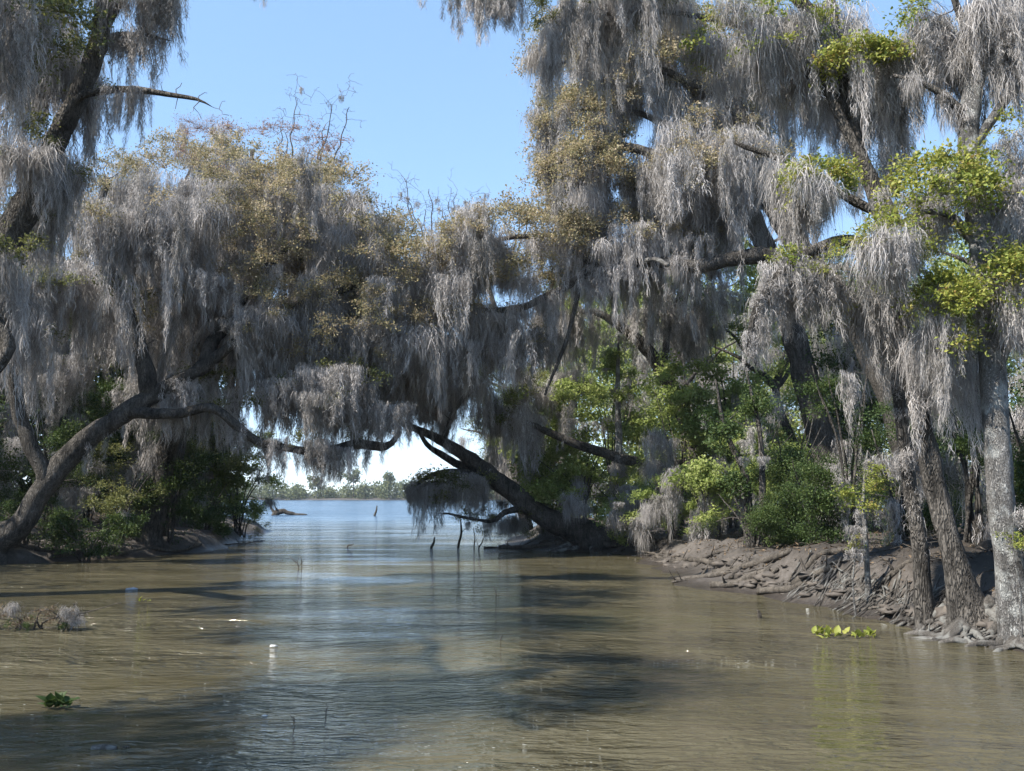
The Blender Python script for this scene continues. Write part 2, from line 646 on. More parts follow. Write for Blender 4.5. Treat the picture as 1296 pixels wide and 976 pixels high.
def moss_mesh(name, seed, length, width, tassels, per, sw=0.011, depth=0.6, lmin=0.35):
    rs = np.random.RandomState(seed)
    mb = MB()
    K = 5
    for k in range(tassels):
        x0 = rs.uniform(-width, width) * 0.5
        y0 = rs.uniform(-width, width) * 0.5 * depth
        L = length * rs.uniform(lmin, 1.0) * (1 - 0.35 * (2 * x0 / width) ** 2)
        z0 = rs.uniform(-0.12, 0.06) * length
        rad = rs.uniform(0.018, 0.075) * (0.6 + 0.4 * L)
        bend = rs.uniform(-0.035, 0.035, 2) * L
        ph = rs.uniform(0, 6.3, 2)
        S = int(per * 1.5)
        t0 = rs.uniform(-0.03, 0.88, S)
        ln = rs.uniform(0.09, 0.24, S)
        t = t0[:, None] + ln[:, None] * np.linspace(0, 1, K)[None]
        t = np.clip(t, -0.05, 1.04)
        th = rs.uniform(0, 6.3, S)
        rr = np.sqrt(rs.uniform(0, 1, S)) * rad
        env = np.interp(t, [0, 0.15, 0.45, 1.0], [0.75, 1.15, 1.0, 0.12])
        wob = rs.normal(0, 0.026, (S, K, 2)).cumsum(1)
        X = x0 + bend[0] * t + 0.03 * np.sin(4 * t + ph[0]) * L + (np.cos(th) * rr)[:, None] * env + wob[..., 0]
        Y = y0 + bend[1] * t + 0.03 * np.sin(4 * t + ph[1]) * L + (np.sin(th) * rr)[:, None] * env + wob[..., 1]
        Z = z0 - t * L + rs.normal(0, 0.008, (S, K))
        mb.add(*ribbons(np.stack([X, Y, Z], -1), sw, rs))
    # matted crown lying over the branch
    S = int(tassels * per * 0.16)
    t = np.linspace(0, 1, K)[None]
    x = rs.uniform(-0.55, 0.55, S)[:, None] * width
    th = rs.uniform(0, 6.3, S)[:, None]
    reach = rs.uniform(0.03, 0.15, S)[:, None]
    X = x + np.cos(th) * reach * t + rs.normal(0, .008, (S, K)).cumsum(1)
    Y = rs.uniform(-0.3, 0.3, S)[:, None] * width * depth + np.sin(th) * reach * t
    Z = 0.04 * np.sin(t * 2.2) - (t ** 1.6) * rs.uniform(0.12, 0.4, S)[:, None] + rs.uniform(-0.06, 0.05, S)[:, None]
    mb.add(*ribbons(np.stack([X, Y, Z], -1), sw, rs))
    me = mb.mesh(name, False)
    me.materials.append(M['moss'])
    return me


def puff_mesh(name, seed, rad, S=620, sw=0.011):
    """a matted tangle of moss wrapped round twigs, drooping below"""
    rs = np.random.RandomState(seed)
    K = 6
    lob = unit(rs, 7) * np.array([1, .8, .6]) * rad * .55
    c = lob[rs.randint(0, 7, S)] + rs.normal(0, rad * .2, (S, 3))
    d = unit(rs, S)
    d[:, 2] -= 0.5
    t = np.linspace(0, 1, K)
    ln = rs.uniform(.12, .34, S)
    pts = c[:, None] + d[:, None] * (ln[:, None] * t)[..., None] + rs.normal(0, .014, (S, K, 3)).cumsum(1)
    pts[..., 2] -= (rs.uniform(.05, .45, S)[:, None] * t ** 2)
    mb = MB()
    mb.add(*ribbons(pts, sw, rs))
    me = mb.mesh(name, False)
    me.materials.append(M['moss'])
    return me


MOSS = {
    'long': [moss_mesh('moss_long', 10 + k, 2.3, 0.55, 7, 80, lmin=0.25) for k in range(6)],
    'mid': [moss_mesh('moss_mid', 30 + k, 1.4, 0.6, 8, 60, lmin=0.2) for k in range(6)],
    'short': [moss_mesh('moss_short', 50 + k, 0.6, 0.5, 9, 45) for k in range(5)],
    'fringe': [moss_mesh('moss_fringe', 70 + k, 1.2, 1.1, 14, 50, depth=0.3, lmin=0.2) for k in range(4)],
    'drape': [moss_mesh('moss_drape', 110 + k, 1.7, 1.5, 24, 60, depth=0.55, lmin=0.12) for k in range(5)],
    'puff': [puff_mesh('moss_puff', 130 + k, 0.55) for k in range(5)],
    'wisp': [moss_mesh('moss_wisp', 90 + k, 1.5, 0.12, 2, 50) for k in range(4)],
}


def leaf_quads(c, d, nrm, ln, wd, fold=0.25):
    """c base (n,3), d direction, nrm normal -> two triangles each, folded on the midrib"""
    s = np.cross(d, nrm)
    s /= np.linalg.norm(s, axis=1)[:, None] + 1e-9
    n2 = np.cross(s, d)
    ln = ln[:, None]
    wd = wd[:, None]
    v = np.stack([c, c + d * ln * 0.55 + s * wd * .5 + n2 * wd * fold, c + d * ln, c + d * ln * 0.55 - s * wd * .5 + n2 * wd * fold], 1)
    n = len(c)
    b = np.arange(n)[:, None] * 4
    T = np.concatenate([b + np.array([[0, 1, 2]]), b + np.array([[0, 2, 3]])], 1).reshape(-1, 3)
    return v.reshape(-1, 3), T


def clump_mesh(name, seed, mat, n, rad, leaf, flat=0.75, sprigs=10, wratio=0.45):
    """a spray of twigs with leaves gathered towards their ends"""
    rs = np.random.RandomState(seed)
    mb = MB()
    tw = unit(rs, sprigs) * np.array([1, 1, flat])
    tw[:, 2] = np.abs(tw[:, 2]) * 0.8 - 0.15
    L = rs.uniform(0.55, 1.0, sprigs) * rad
    per = n // sprigs
    for k in range(sprigs):
        t = rs.uniform(0.25, 1.05, per)[:, None]
        c = tw[k] * L[k] * t + rs.normal(0, rad * 0.11, (per, 3))
        d = tw[k] * 0.5 + unit(rs, per)
        d[:, 2] -= 0.15
        d /= np.linalg.norm(d, axis=1)[:, None]
        nr = unit(rs, per) * 0.8 + np.array([0, 0, 1.0])
        v, T = leaf_quads(c, d, nr, leaf * rs.uniform(0.6, 1.3, per), leaf * wratio * rs.uniform(0.7, 1.3, per))
        mb.add(v, None, T)
        pth = np.array([(*(tw[k] * L[k] * q), 0.006 * (1.1 - q)) for q in (0, 0.5, 1.0)])
        V, F, _ = tube(pth, 3, cap=False)
        mb.add(V, F)
    me = mb.mesh(name, False)
    me.materials.append(mat)
    return me


LEAF = {}
for key, mat, leaf in (('big_oak', 'oak_leaf', .08), ('big_olive', 'olive_leaf', .08), ('big_green', 'green_leaf', .1), ('big_dark', 'dark_leaf', .1), ('big_rust', 'rust_leaf', .055)):
    LEAF[key] = [clump_mesh('leaf_' + key, 300 + 7 * k + len(key), M[mat], 620 if key != 'big_rust' else 300, 1.05, leaf, sprigs=26, wratio=.5) for k in range(4)]
for key, mat, n, rad, leaf, wr in (('oak', 'oak_leaf', 170, 0.62, 0.072, 0.5), ('olive', 'olive_leaf', 170, 0.55, 0.07, 0.5), ('lime', 'lime_leaf', 70, 0.5, 0.08, 0.6),
                                   ('green', 'green_leaf', 230, 0.58, 0.095, 0.62), ('dark', 'dark_leaf', 240, 0.6, 0.09, 0.5), ('rust', 'rust_leaf', 90, 0.5, 0.05, 0.5), ('dead', 'litter', 110, 0.5, 0.07, 0.4)):
    LEAF[key] = [clump_mesh('leaf_' + key, 100 + 7 * k + len(key), M[mat], n, rad, leaf, wratio=wr) for k in range(4)]


# ------------------------------------------------------------------ tree builder
class Tree:
    def __init__(self, name, label, cat, base, group=None, seed=1, bark='bark'):
        self.root = empty(name, base)
        tag(self.root, label, cat, group)
        self.base = Vector(base)
        self.nodes = []
        self.rs = np.random.RandomState(seed)
        self.rnd = random.Random(seed)
        self.bark = bark
        self.twig = MB()
        self.limbs = []
        self.ntw = 0
        self.counts = {'moss_beard': 0, 'leaf_clump': 0}

    def limb(self, pts, name='limb', sides=10, lump=0.16, step=0.16, bark=None, wander=0.0):
        """pts: (px,py,Y,r) in picture coordinates with true distance, or Vectors+r"""
        w = []
        for p in pts:
            v = P(p[0], p[1], p[2])
            w.append((v.x, v.y, v.z, p[3]))
        return self.limb_w(w, name, sides, lump, step, bark, wander)

    def limb_w(self, w, name='limb', sides=10, lump=0.16, step=0.16, bark=None, wander=0.0):
        path = catmull(w, step)
        if wander:
            k = self.rs.uniform(0, 50)
            for q in path[1:-1]:
                d = noise.noise_vector(Vector((q[0] * 1.4 + k, q[1] * 1.4, q[2] * 1.4)))
                q[:3] += np.array(d) * wander
        loc = path.copy()
        loc[:, :3] -= np.array(self.base)
        V, F, T = tube(loc, sides, lump, self.rs.uniform(0, 30))
        mb = MB()
        mb.add(V, F, T)
        o = put(name, mb.mesh(name), M[bark or self.bark], self.root)
        self.limbs.append((path, o))
        self.nodes += [tuple(q) for q in path[::2]]
        return path

    def twigs_to(self, pts, rmax=0.03, rmin=0.004):
        """grow branchwork so that every point is carried by the nearest wood"""
        if not len(pts):
            return
        nodes = np.array(self.nodes)
        cnt = len(nodes)
        buf = np.empty((cnt + len(pts) * 4, 4))
        buf[:cnt] = nodes
        P_ = np.array(pts)
        d0 = np.min(np.linalg.norm(P_[:, None, :] - nodes[None, :, :3], axis=2), axis=1)
        for i in np.argsort(d0):
            p = P_[i]
            dv = buf[:cnt, :3] - p
            dist = np.sqrt((dv ** 2).sum(1)) * (1 + 0.25 * (dv[:, 2] > 0.3))
            j = int(np.argmin(dist))
            a = buf[j]
            ln = np.linalg.norm(p - a[:3])
            if ln < 0.05:
                continue
            r0 = max(rmin, min(a[3] * 0.7, rmax, 0.006 + 0.014 * ln))
            jit = self.rs.normal(0, 0.09 * ln, (2, 3))
            m1 = a[:3] + (p - a[:3]) * 0.33 + jit[0] + np.array([0, 0, 0.08 * ln])
            m2 = a[:3] + (p - a[:3]) * 0.68 + jit[1] + np.array([0, 0, 0.1 * ln])
            path = np.array([(*a[:3], r0), (*m1, r0 * 0.85), (*m2, r0 * 0.65), (*p, max(rmin, r0 * 0.4))])
            buf[cnt] = path[1]
            buf[cnt + 1] = path[2]
            buf[cnt + 2] = path[3]
            cnt += 3
            q = path.copy()
            q[:, :3] -= np.array(self.base)
            V, F, T = tube(q, 4, cap=False)
            self.twig.add(V, F)
            self.ntw += 1
        self.nodes = [tuple(q) for q in buf[:cnt]]

    def hang(self, p, kind, scale=(1, 1, 1), holder=None):
        if self.counts['moss_beard'] >= 300:
            return
        self.counts['moss_beard'] += 1
        me = self.rnd.choice(MOSS[kind])
        o = bpy.data.objects.new('moss_beard', me)
        o['kind'] = 'stuff'
        o.parent = holder or self.root
        o.location = Vector(p) - self.base
        o.rotation_euler = (self.rnd.gauss(0, 0.05), self.rnd.gauss(0, 0.05), self.rnd.uniform(0, 6.28))
        o.scale = scale
        COL.objects.link(o)

    def leaf(self, p, kind, s=1.0):
        if self.counts['leaf_clump'] >= 300:
            return
        self.counts['leaf_clump'] += 1
        o = bpy.data.objects.new('leaf_clump', self.rnd.choice(LEAF[kind]))
        o['kind'] = 'stuff'
        o.parent = self.root
        o.location = Vector(p) - self.base
        o.rotation_euler = (self.rnd.gauss(0, 0.3), self.rnd.gauss(0, 0.3), self.rnd.uniform(0, 6.28))
        o.scale = (s, s, s)
        COL.objects.link(o)

    def blob(self, px, py, Y, rx, ry, dY, n_moss=0, kinds=('long', 'mid'), ms=1.0, n_leaf=0, leaf='oak', ls=1.0, top=True, rmax=0.03):
        """an ellipsoid of crown: twigs, hanging moss through it, leaves mostly on its upper side"""
        k = Y / FPX
        self.blob_w(P(px, py, Y), (rx * k, dY, ry * k), n_moss, kinds, ms, n_leaf, leaf, ls, top, rmax)

    def blob_w(self, c, ax_, n_moss=0, kinds=('long', 'mid'), ms=1.0, n_leaf=0, leaf='oak', ls=1.0, top=True, rmax=0.03):
        ax_ = np.array(ax_)

        def ball():
            while True:
                q = self.rs.uniform(-1, 1, 3)
                r = np.linalg.norm(q)
                if 0.2 < r < 1:
                    return q, r

        def pts(n, upper):
            out = []
            cen = [ball()[0] for _ in range(max(2, n // 6))]
            for k in range(n):
                if upper:
                    q, r = ball()
                    if q[2] < -0.2 and self.rs.uniform() < 0.7:
                        q[2] = -q[2]
                    if q[1] > 0.3 and self.rs.uniform() < 0.5:
                        q[1] = -q[1]
                    q *= self.rs.uniform(0.85, 1.12) / r
                elif k % 3 == 0:
                    q = ball()[0]
                else:
                    q = cen[self.rs.randint(len(cen))] + self.rs.normal(0, 0.13, 3)
                out.append(np.array(c) + q * ax_)
            return out
        mp = pts(n_moss, False)
        lp = pts(n_leaf, top)
        self.twigs_to(mp + lp, rmax)
        for p in mp:
            s = ms * self.rnd.uniform(0.75, 1.3)
            w = ms * self.rnd.uniform(0.8, 1.25)
            self.hang(p, self.rnd.choice(kinds), (w, w, s))
        for p in lp:
            self.leaf(p, leaf, ls * self.rnd.uniform(0.75, 1.3))

    def coat(self, path, n, kinds=('short',), ms=0.8, t0=0.0, t1=1.0, dr=0.6):
        """moss lying along a limb"""
        m = len(path)
        holder = [o for q, o in self.limbs if q is path][0]
        for _ in range(n):
            q = path[int(self.rnd.uniform(t0, t1) * (m - 1))]
            s = ms * self.rnd.uniform(0.7, 1.3)
            self.hang((q[0] + self.rnd.uniform(-1, 1) * q[3] * dr, q[1] + self.rnd.uniform(-1, 1) * q[3] * dr, q[2] + q[3] * 0.3), self.rnd.choice(kinds), (s, s, s * self.rnd.uniform(0.8, 1.3)), holder)

    def root_w(self, x, y, ang, ln, r, lift=0.03, bark='bark_root'):
        """a root running down over the bank"""
        pts = []
        a = ang
        px_, py_ = x, y
        n = 7
        for k in range(n):
            t = k / (n - 1)
            z = hgt(px_, py_) + r * (1 - t) * 0.5 + lift * math.sin(t * 9 + ang) - 0.12 * max(0, t - 0.8)
            if k == 0: z += r * 1.3
            pts.append((px_, py_, z, r * (1 - 0.75 * t)))
            a += self.rnd.uniform(-0.45, 0.45)
            px_ += math.cos(a) * ln / n
            py_ += math.sin(a) * ln / n
        path = catmull(pts, 0.12)
        path[:, :3] -= np.array(self.base)
        V, F, T = tube(path, 7, 0.22, self.rs.uniform(0, 30))
        mb = MB()
        mb.add(V, F, T)
        put('root', mb.mesh('root'), M[bark], self.root)

    def done(self):
        if self.ntw:
            o = put('branchwork', self.twig.mesh('branchwork'), M['bark_twig'], self.root)
            o['kind'] = 'stuff'
        return self.root


def on_ground(px, py, Y):
    p = P(px, py, Y)
    if hgt(p.x, p.y) < 0.1:
        print('IN WATER', px, py, Y)
    return Vector((p.x, p.y, hgt(p.x, p.y) - 0.05))


# ---------------------------------------------------------------- oak leaning out from the left bank
b = on_ground(-12, 720, 25.0)
A = Tree('leaning_oak', 'moss-draped oak leaning out over the water from the dark left bank', 'tree', b, seed=3)
tr = A.limb_w([(b.x - 0.15, b.y, b.z - 0.3, 0.62), (b.x, b.y, b.z + 0.35, 0.47)] + [(*P(x, y, Y), r) for x, y, Y, r in ((22, 668, 25.0, 0.324), (55, 618, 25.0, 0.289), (95, 570, 25.1, 0.268), (150, 528, 25.2, 0.240), (200, 497, 25.4, 0.212), (255, 466, 25.6, 0.163), (305, 428, 25.9, 0.120), (348, 400, 26.2, 0.071))], 'trunk', 14, 0.2)
l1 = A.limb([(165, 522, 25.2, 0.17), (220, 523, 25.2, 0.13), (268, 516, 25.3, 0.12), (300, 540, 25.4, 0.12), (335, 562, 25.6, 0.11), (400, 571, 25.8, 0.11), (452, 562, 26.0, 0.13), (488, 566, 26.2, 0.11), (506, 546, 26.4, 0.05)], wander=0.05)
A.limb([(190, 500, 25.4, 0.24), (168, 410, 25.0, 0.18), (125, 310, 24.6, 0.14), (135, 225, 24.5, 0.07)], wander=0.1)
A.limb([(250, 470, 25.6, 0.2), (300, 385, 26.6, 0.16), (375, 295, 27.2, 0.11), (420, 235, 28, 0.05)], wander=0.1)
A.limb([(310, 425, 25.9, 0.14), (410, 375, 27, 0.11), (500, 345, 27.6, 0.05)], wander=0.1)
A.limb([(60, 615, 25, 0.2), (20, 500, 24.6, 0.16), (25, 400, 24.3, 0.1), (60, 330, 24.2, 0.05)], wander=0.1)
A.blob(235, 285, 25.8, 150, 95, 2.6, 60, ('long', 'mid', 'puff', 'puff', 'drape'), 1.1, 60, 'oak', .95)
A.blob(390, 300, 26.8, 110, 95, 2.4, 50, ('long', 'mid', 'puff', 'puff'), 1.05, 74, 'oak', 1.0)
A.blob(80, 380, 24.8, 110, 70, 1.6, 24, ('long', 'drape'), 1.15, 16, 'olive', 1.1)
A.blob(290, 400, 26.2, 120, 55, 1.6, 34, ('long', 'drape', 'puff'), 1.0, 30, 'oak', .9)
A.blob(440, 420, 26.8, 90, 65, 1.8, 36, ('long', 'drape', 'puff', 'mid'), 1.0, 40, 'oak', .9)
A.blob(420, 495, 26.4, 95, 35, 1.3, 34, ('mid', 'drape', 'puff'), 0.9, 8, 'olive')
A.blob(270, 500, 26.5, 80, 30, 1.0, 12, ('mid', 'drape'), 0.9, 10, 'olive')
A.blob(405, 560, 25.9, 95, 10, 0.7, 26, ('mid', 'mid', 'fringe', 'wisp'), 0.78, 4, 'olive', .8)
A.coat(tr, 14, ('short', 'mid', 'wisp'), 0.6, 0.35, 1.0)
A.coat(l1, 26, ('mid', 'short', 'fringe', 'mid'), 0.66, 0.4, 1.0)
A.done()

# ---------------------------------------------------------------- second oak behind it, closing the arch
b = on_ground(190, 680, 29.5)
A2 = Tree('arching_oak', 'broad oak behind the leaning oak whose mossy rusty-leaved boughs arch toward the lake mouth', 'tree', b, seed=4)
A2.limb_w([(b.x, b.y, b.z - 0.3, 0.5), (b.x, b.y, b.z + 0.4, 0.38)] + [(*P(x, y, Y), r) for x, y, Y, r in ((215, 560, 29.5, 0.3), (250, 450, 29.5, 0.26), (290, 350, 29.5, 0.2), (310, 260, 29.5, 0.13), (320, 190, 29.5, 0.06))], 'trunk', 12, 0.2)
A2.limb([(255, 440, 29.5, 0.17), (340, 390, 29.3, 0.14), (430, 385, 29.2, 0.1), (510, 410, 29, 0.05)], wander=0.12)
A2.limb([(290, 350, 29.5, 0.14), (370, 300, 29.5, 0.1), (460, 300, 29.5, 0.05)], wander=0.12)
A2.limb([(275, 390, 29.5, 0.14), (200, 320, 29.2, 0.1), (130, 290, 29, 0.05)], wander=0.12)
A2.blob(290, 255, 29.3, 160, 75, 2.0, 62, ('long', 'mid', 'puff', 'puff'), 1.1, 40, 'oak', 1.0)
A2.blob(330, 215, 29.5, 130, 60, 1.6, 16, ('puff', 'mid'), 0.9, 46, 'rust', 1.1)
A2.blob(440, 320, 29.3, 90, 60, 1.6, 50, ('long', 'drape', 'puff'), 1.05, 60, 'oak', 1.0)
A2.blob(300, 390, 29.3, 170, 60, 1.5, 66, ('drape', 'long', 'puff'), 1.05, 24, 'oak', 1.0)
A2.blob(460, 450, 29.0, 80, 60, 1.2, 50, ('drape', 'long', 'puff'), 1.0, 20, 'oak', 1.0)
A2.blob(370, 480, 29.2, 90, 40, 1.0, 30, ('drape', 'mid', 'puff'), 0.95, 6, 'olive', 1.0)
A2.blob(150, 440, 29.2, 110, 60, 1.0, 30, ('drape', 'long'), 1.0, 10, 'olive', 1.0)
A2.done()

# ---------------------------------------------------------------- tall oak at the left edge, closer
b = on_ground(-385, 775, 16.0)
B = Tree('tall_oak', 'tall dark oak reaching in beside the left bank with bare curved boughs and long moss', 'tree', b, seed=9)
B.limb_w([(b.x - 0.1, b.y, b.z - 0.3, 0.7), (b.x + 0.1, b.y, b.z + 0.4, 0.52)] + [(*P(x, y, Y), r) for x, y, Y, r in ((-210, 590, 16.2, 0.42), (-70, 420, 16.5, 0.34), (20, 285, 16.8, 0.26), (68, 185, 17, 0.2), (112, 92, 17, 0.17), (132, 10, 17, 0.15), (138, -110, 17, 0.1))], 'trunk', 14, 0.2)
q1 = B.limb([(62, 195, 17, 0.1), (92, 132, 16.8, 0.075), (122, 117, 16.7, 0.065), (166, 113, 16.5, 0.06), (215, 120, 16.4, 0.045), (250, 126, 16.3, 0.028), (268, 135, 16.3, 0.006)], step=0.1)
q2 = B.limb([(118, 80, 17, 0.07), (136, 48, 16.9, 0.055), (180, 44, 16.8, 0.04), (217, 52, 16.7, 0.006)], step=0.1)
B.limb([(-70, 420, 16.5, 0.2), (-120, 250, 14, 0.17), (-60, 60, 12, 0.13), (60, -160, 10.5, 0.08)], wander=0.1)
B.limb([(125, 40, 17, 0.12), (180, -40, 16.6, 0.09), (270, -70, 16.4, 0.06), (370, -60, 16.2, 0.03)], wander=0.06)
B.limb([(-40, 380, 16.6, 0.17), (10, 440, 16.6, 0.12), (-40, 500, 16.4, 0.08)], wander=0.05)
B.blob(40, 60, 17, 100, 80, 1.5, 42, ('long', 'puff', 'mid', 'puff'), 0.85, 50, 'olive', 0.85)
B.blob(35, 215, 17, 60, 65, 1.0, 30, ('long', 'mid', 'puff'), 0.85, 14, 'olive', 0.8)
B.blob(10, 330, 17.2, 60, 50, 1.0, 14, ('long', 'puff'), 0.9, 10, 'olive', 0.8)
B.blob(180, -30, 16.6, 80, 30, 0.9, 20, ('long', 'mid', 'puff'), 0.8, 8, 'olive', 0.8)
B.blob(310, -45, 16.3, 60, 12, 0.5, 12, ('mid', 'wisp', 'short'), 0.7)
B.twigs_to([np.array(P(x, y, 16.3 + z)) for x, y, z in ((230, 105, .1), (245, 140, -.1), (262, 118, .05), (280, 140, 0), (285, 128, .1), (255, 150, .1), (205, 104, 0), (222, 138, .1), (290, 146, -.1))], .018, .006)
B.coat(q1, 8, ('mid', 'wisp', 'long'), 0.6, 0.35, 0.7)
B.coat(q2, 8, ('mid', 'short', 'wisp'), 0.75, 0.2, 1.0)
B.limb_w([(*P(-60, 60, 12), .12), (-8.6, 9.0, 9.6, .1), (-8.2, 6.0, 9.8, .07), (-7.2, 3.5, 9.6, .04)], wander=.15)
B.blob_w((-8.6, 13.0, 9.4), (2.4, 2.6, 1.6), 22, ('long', 'drape'), 1.1, 40, 'big_olive', .9)
B.blob_w((-9.0, 9.2, 9.8), (2.0, 1.4, 1.2), 12, ('long', 'drape'), 1.0, 30, 'big_olive', .9)
B.blob_w((-8.0, 5.4, 9.8), (2.2, 1.3, 1.0), 10, ('long', 'drape'), 1.0, 28, 'big_olive', .9)
B.blob_w((-10.5, 3.0, 9.4), (2.0, 1.2, 1.0), 8, ('long', 'drape'), 1.0, 22, 'big_olive', .9)
B.done()

# ---------------------------------------------------------------- big oak on the right bank, its limb spanning the channel
b = on_ground(1175, 690, 24.0)
E = Tree('spreading_oak', 'huge spreading oak whose bough carries curtains of moss across the channel', 'tree', b, seed=14)
E.limb_w([(b.x, b.y, b.z - 0.3, 0.75), (b.x - 0.1, b.y, b.z + 0.5, 0.58)] + [(*P(x, y, Y), r) for x, y, Y, r in ((1150, 560, 24.2, 0.45), (1100, 430, 24.5, 0.4), (1025, 335, 25, 0.34), (965, 230, 25.5, 0.28), (930, 130, 26, 0.2), (880, 40, 26.5, 0.13), (850, -60, 27, 0.08))], 'trunk', 14, 0.2)
e1 = E.limb([(1010, 350, 24.9, 0.27), (972, 325, 25, 0.23), (925, 328, 25.2, 0.2), (885, 337, 25.5, 0.18), (810, 331, 25.9, 0.15), (750, 345, 26.2, 0.13), (700, 372, 26.5, 0.11), (640, 392, 27, 0.09), (560, 392, 27.5, 0.07), (490, 420, 27.6, 0.04)], wander=0.06)
e2 = E.limb([(965, 235, 25.5, 0.2), (880, 205, 26, 0.15), (770, 185, 26.3, 0.11), (685, 215, 26.5, 0.05)], wander=0.12)
E.limb([(760, 343, 26.2, 0.11), (700, 300, 26.6, 0.09), (610, 305, 27, 0.05), (540, 330, 27.3, 0.03)], wander=0.1)
E.limb([(930, 130, 26, 0.14), (840, 90, 26.3, 0.1), (750, 70, 26.5, 0.06), (690, 90, 26.6, 0.03)], wander=0.1)
E.limb([(735, 350, 26.3, 0.08), (720, 420, 26.5, 0.06), (705, 460, 26.6, 0.05), (690, 500, 26.7, 0.03)], wander=0.04)
E.limb([(812, 331, 25.9, 0.07), (830, 328, 25.3, 0.06), (846, 336, 24.9, 0.05)], bark='bark_pale', step=0.08)
E.blob(900, 215, 26.2, 85, 65, 1.6, 36, ('long', 'drape', 'puff'), 1.05, 30, 'oak', 1.0)
E.blob(735, 235, 26.5, 60, 60, 1.4, 30, ('long', 'mid', 'puff', 'puff'), 0.95, 52, 'oak', 1.0)
E.blob(655, 315, 26.8, 100, 50, 1.8, 40, ('mid', 'drape', 'puff', 'puff'), 0.95, 100, 'oak', 1.0)
E.blob(535, 350, 27.3, 85, 45, 1.6, 44, ('mid', 'drape', 'puff', 'puff'), 1.0, 56, 'oak', 1.0)
E.blob(780, 315, 26.8, 130, 40, 1.3, 46, ('mid', 'long', 'drape', 'puff'), 0.95, 36, 'oak', 0.9)
E.blob(580, 415, 27.4, 110, 35, 1.4, 52, ('mid', 'drape', 'puff', 'long'), 0.95, 22, 'oak', 0.9)
E.coat(e1, 8, ('puff', 'short', 'mid'), 0.6, 0.22, 0.4)
E.coat(e1, 24, ('mid', 'long', 'fringe'), 0.85, 0.32, 1.0)
E.coat(e2, 10, ('mid', 'long'), 0.9)
E.done()

# ---------------------------------------------------------------- tall oak behind, filling the upper right
b = on_ground(1060, 690, 27.5)
E2 = Tree('towering_oak', 'towering oak behind the spreading oak, its tan-leaved crown thick with grey moss', 'tree', b, seed=15)
E2.limb_w([(b.x, b.y, b.z - 0.3, 0.55), (b.x, b.y, b.z + 0.5, 0.42)] + [(*P(x, y, Y), r) for x, y, Y, r in ((1030, 520, 27.5, 0.36), (985, 360, 27.5, 0.3), (930, 220, 27.5, 0.24), (880, 110, 27.5, 0.16), (850, 0, 27.5, 0.1), (840, -100, 27.5, 0.06))], 'trunk', 12, 0.2)
E2.limb([(920, 200, 27.5, 0.14), (830, 150, 27.2, 0.1), (740, 140, 27, 0.06), (690, 170, 27, 0.03)], wander=0.1)
E2.limb([(885, 120, 27.5, 0.11), (800, 50, 27.2, 0.08), (710, 30, 27, 0.04)], wander=0.1)
E2.limb([(960, 290, 27.5, 0.13), (900, 260, 27.0, 0.1), (840, 250, 26.8, 0.05)], wander=0.1)
E2.limb([(900, 150, 27.5, 0.11), (980, 80, 27.5, 0.08), (1060, 40, 27.5, 0.04)], wander=0.1)
E2.blob(790, 90, 27.0, 120, 85, 1.8, 70, ('long', 'mid', 'puff', 'puff'), 1.1, 90, 'oak', 1.15)
E2.blob(910, 110, 27.2, 110, 90, 1.6, 56, ('long', 'drape', 'puff'), 1.1, 60, 'oak', 1.1)
E2.blob(890, 240, 27.2, 100, 60, 1.4, 40, ('drape', 'puff', 'long'), 1.05, 24, 'oak', 1.0)
E2.blob(735, 175, 27.0, 60, 60, 1.2, 34, ('long', 'puff', 'mid'), 0.95, 40, 'oak', 1.0)
E2.blob(1060, 150, 27.5, 110, 110, 1.6, 40, ('drape', 'long', 'puff'), 1.1, 20, 'oak', 1.0)
E2.done()

# ---------------------------------------------------------------- trunk leaning low from the right bank
b = on_ground(748, 692, 31.0)
D = Tree('bowed_oak', 'low thick brown trunk bowed out over the water from the root-lined point', 'tree', b, seed=21)
d1 = D.limb_w([(b.x + 0.5, b.y, b.z - 0.25, 0.6), (b.x, b.y, b.z + 0.12, 0.5)] + [(*P(x, y, Y), r) for x, y, Y, r in ((700, 660, 31, 0.336), (655, 628, 31, 0.307), (610, 592, 30.9, 0.242), (580, 571, 30.7, 0.198), (550, 553, 30.6, 0.146), (522, 541, 30.5, 0.102), (492, 530, 30.4, 0.065), (460, 525, 30.3, 0.037))], 'trunk', 14, 0.2)
d2 = D.limb([(640, 622, 31, 0.2), (600, 598, 31.2, 0.15), (565, 580, 31.3, 0.12), (540, 562, 31.4, 0.08), (525, 540, 31.4, 0.05)], wander=0.05)
d3 = D.limb([(600, 600, 30.8, 0.12), (572, 597, 30.6, 0.09), (540, 604, 30.4, 0.07), (515, 625, 30.3, 0.04)], wander=0.05)
D.limb([(560, 560, 30.6, 0.12), (575, 520, 30.6, 0.09), (610, 480, 30.7, 0.06), (640, 440, 30.8, 0.03)], wander=0.06)
D.limb([(668, 640, 31.0, 0.12), (640, 650, 30.6, 0.09), (620, 660, 30.4, 0.06), (560, 650, 30.2, 0.03)], wander=0.06)
D.blob(572, 612, 30.7, 55, 14, 0.9, 36, ('mid', 'short', 'puff', 'drape'), 0.75, 12, 'olive')
D.blob(550, 470, 30.8, 95, 40, 1.4, 46, ('mid', 'drape', 'puff', 'long'), 0.9, 24, 'olive')
D.blob(640, 500, 31.4, 60, 50, 1.2, 26, ('mid', 'drape', 'puff'), 0.9, 24, 'olive')
D.blob(535, 530, 30.5, 40, 16, 0.8, 10, ('short', 'puff'), 0.6, 5, 'rust')
D.blob(465, 525, 30.3, 50, 10, 0.6, 14, ('mid', 'short', 'puff'), 0.8, 4, 'olive')
D.blob(640, 655, 31.6, 60, 22, 0.8, 14, ('puff', 'short', 'mid'), 0.6, 26, 'olive', 0.8)
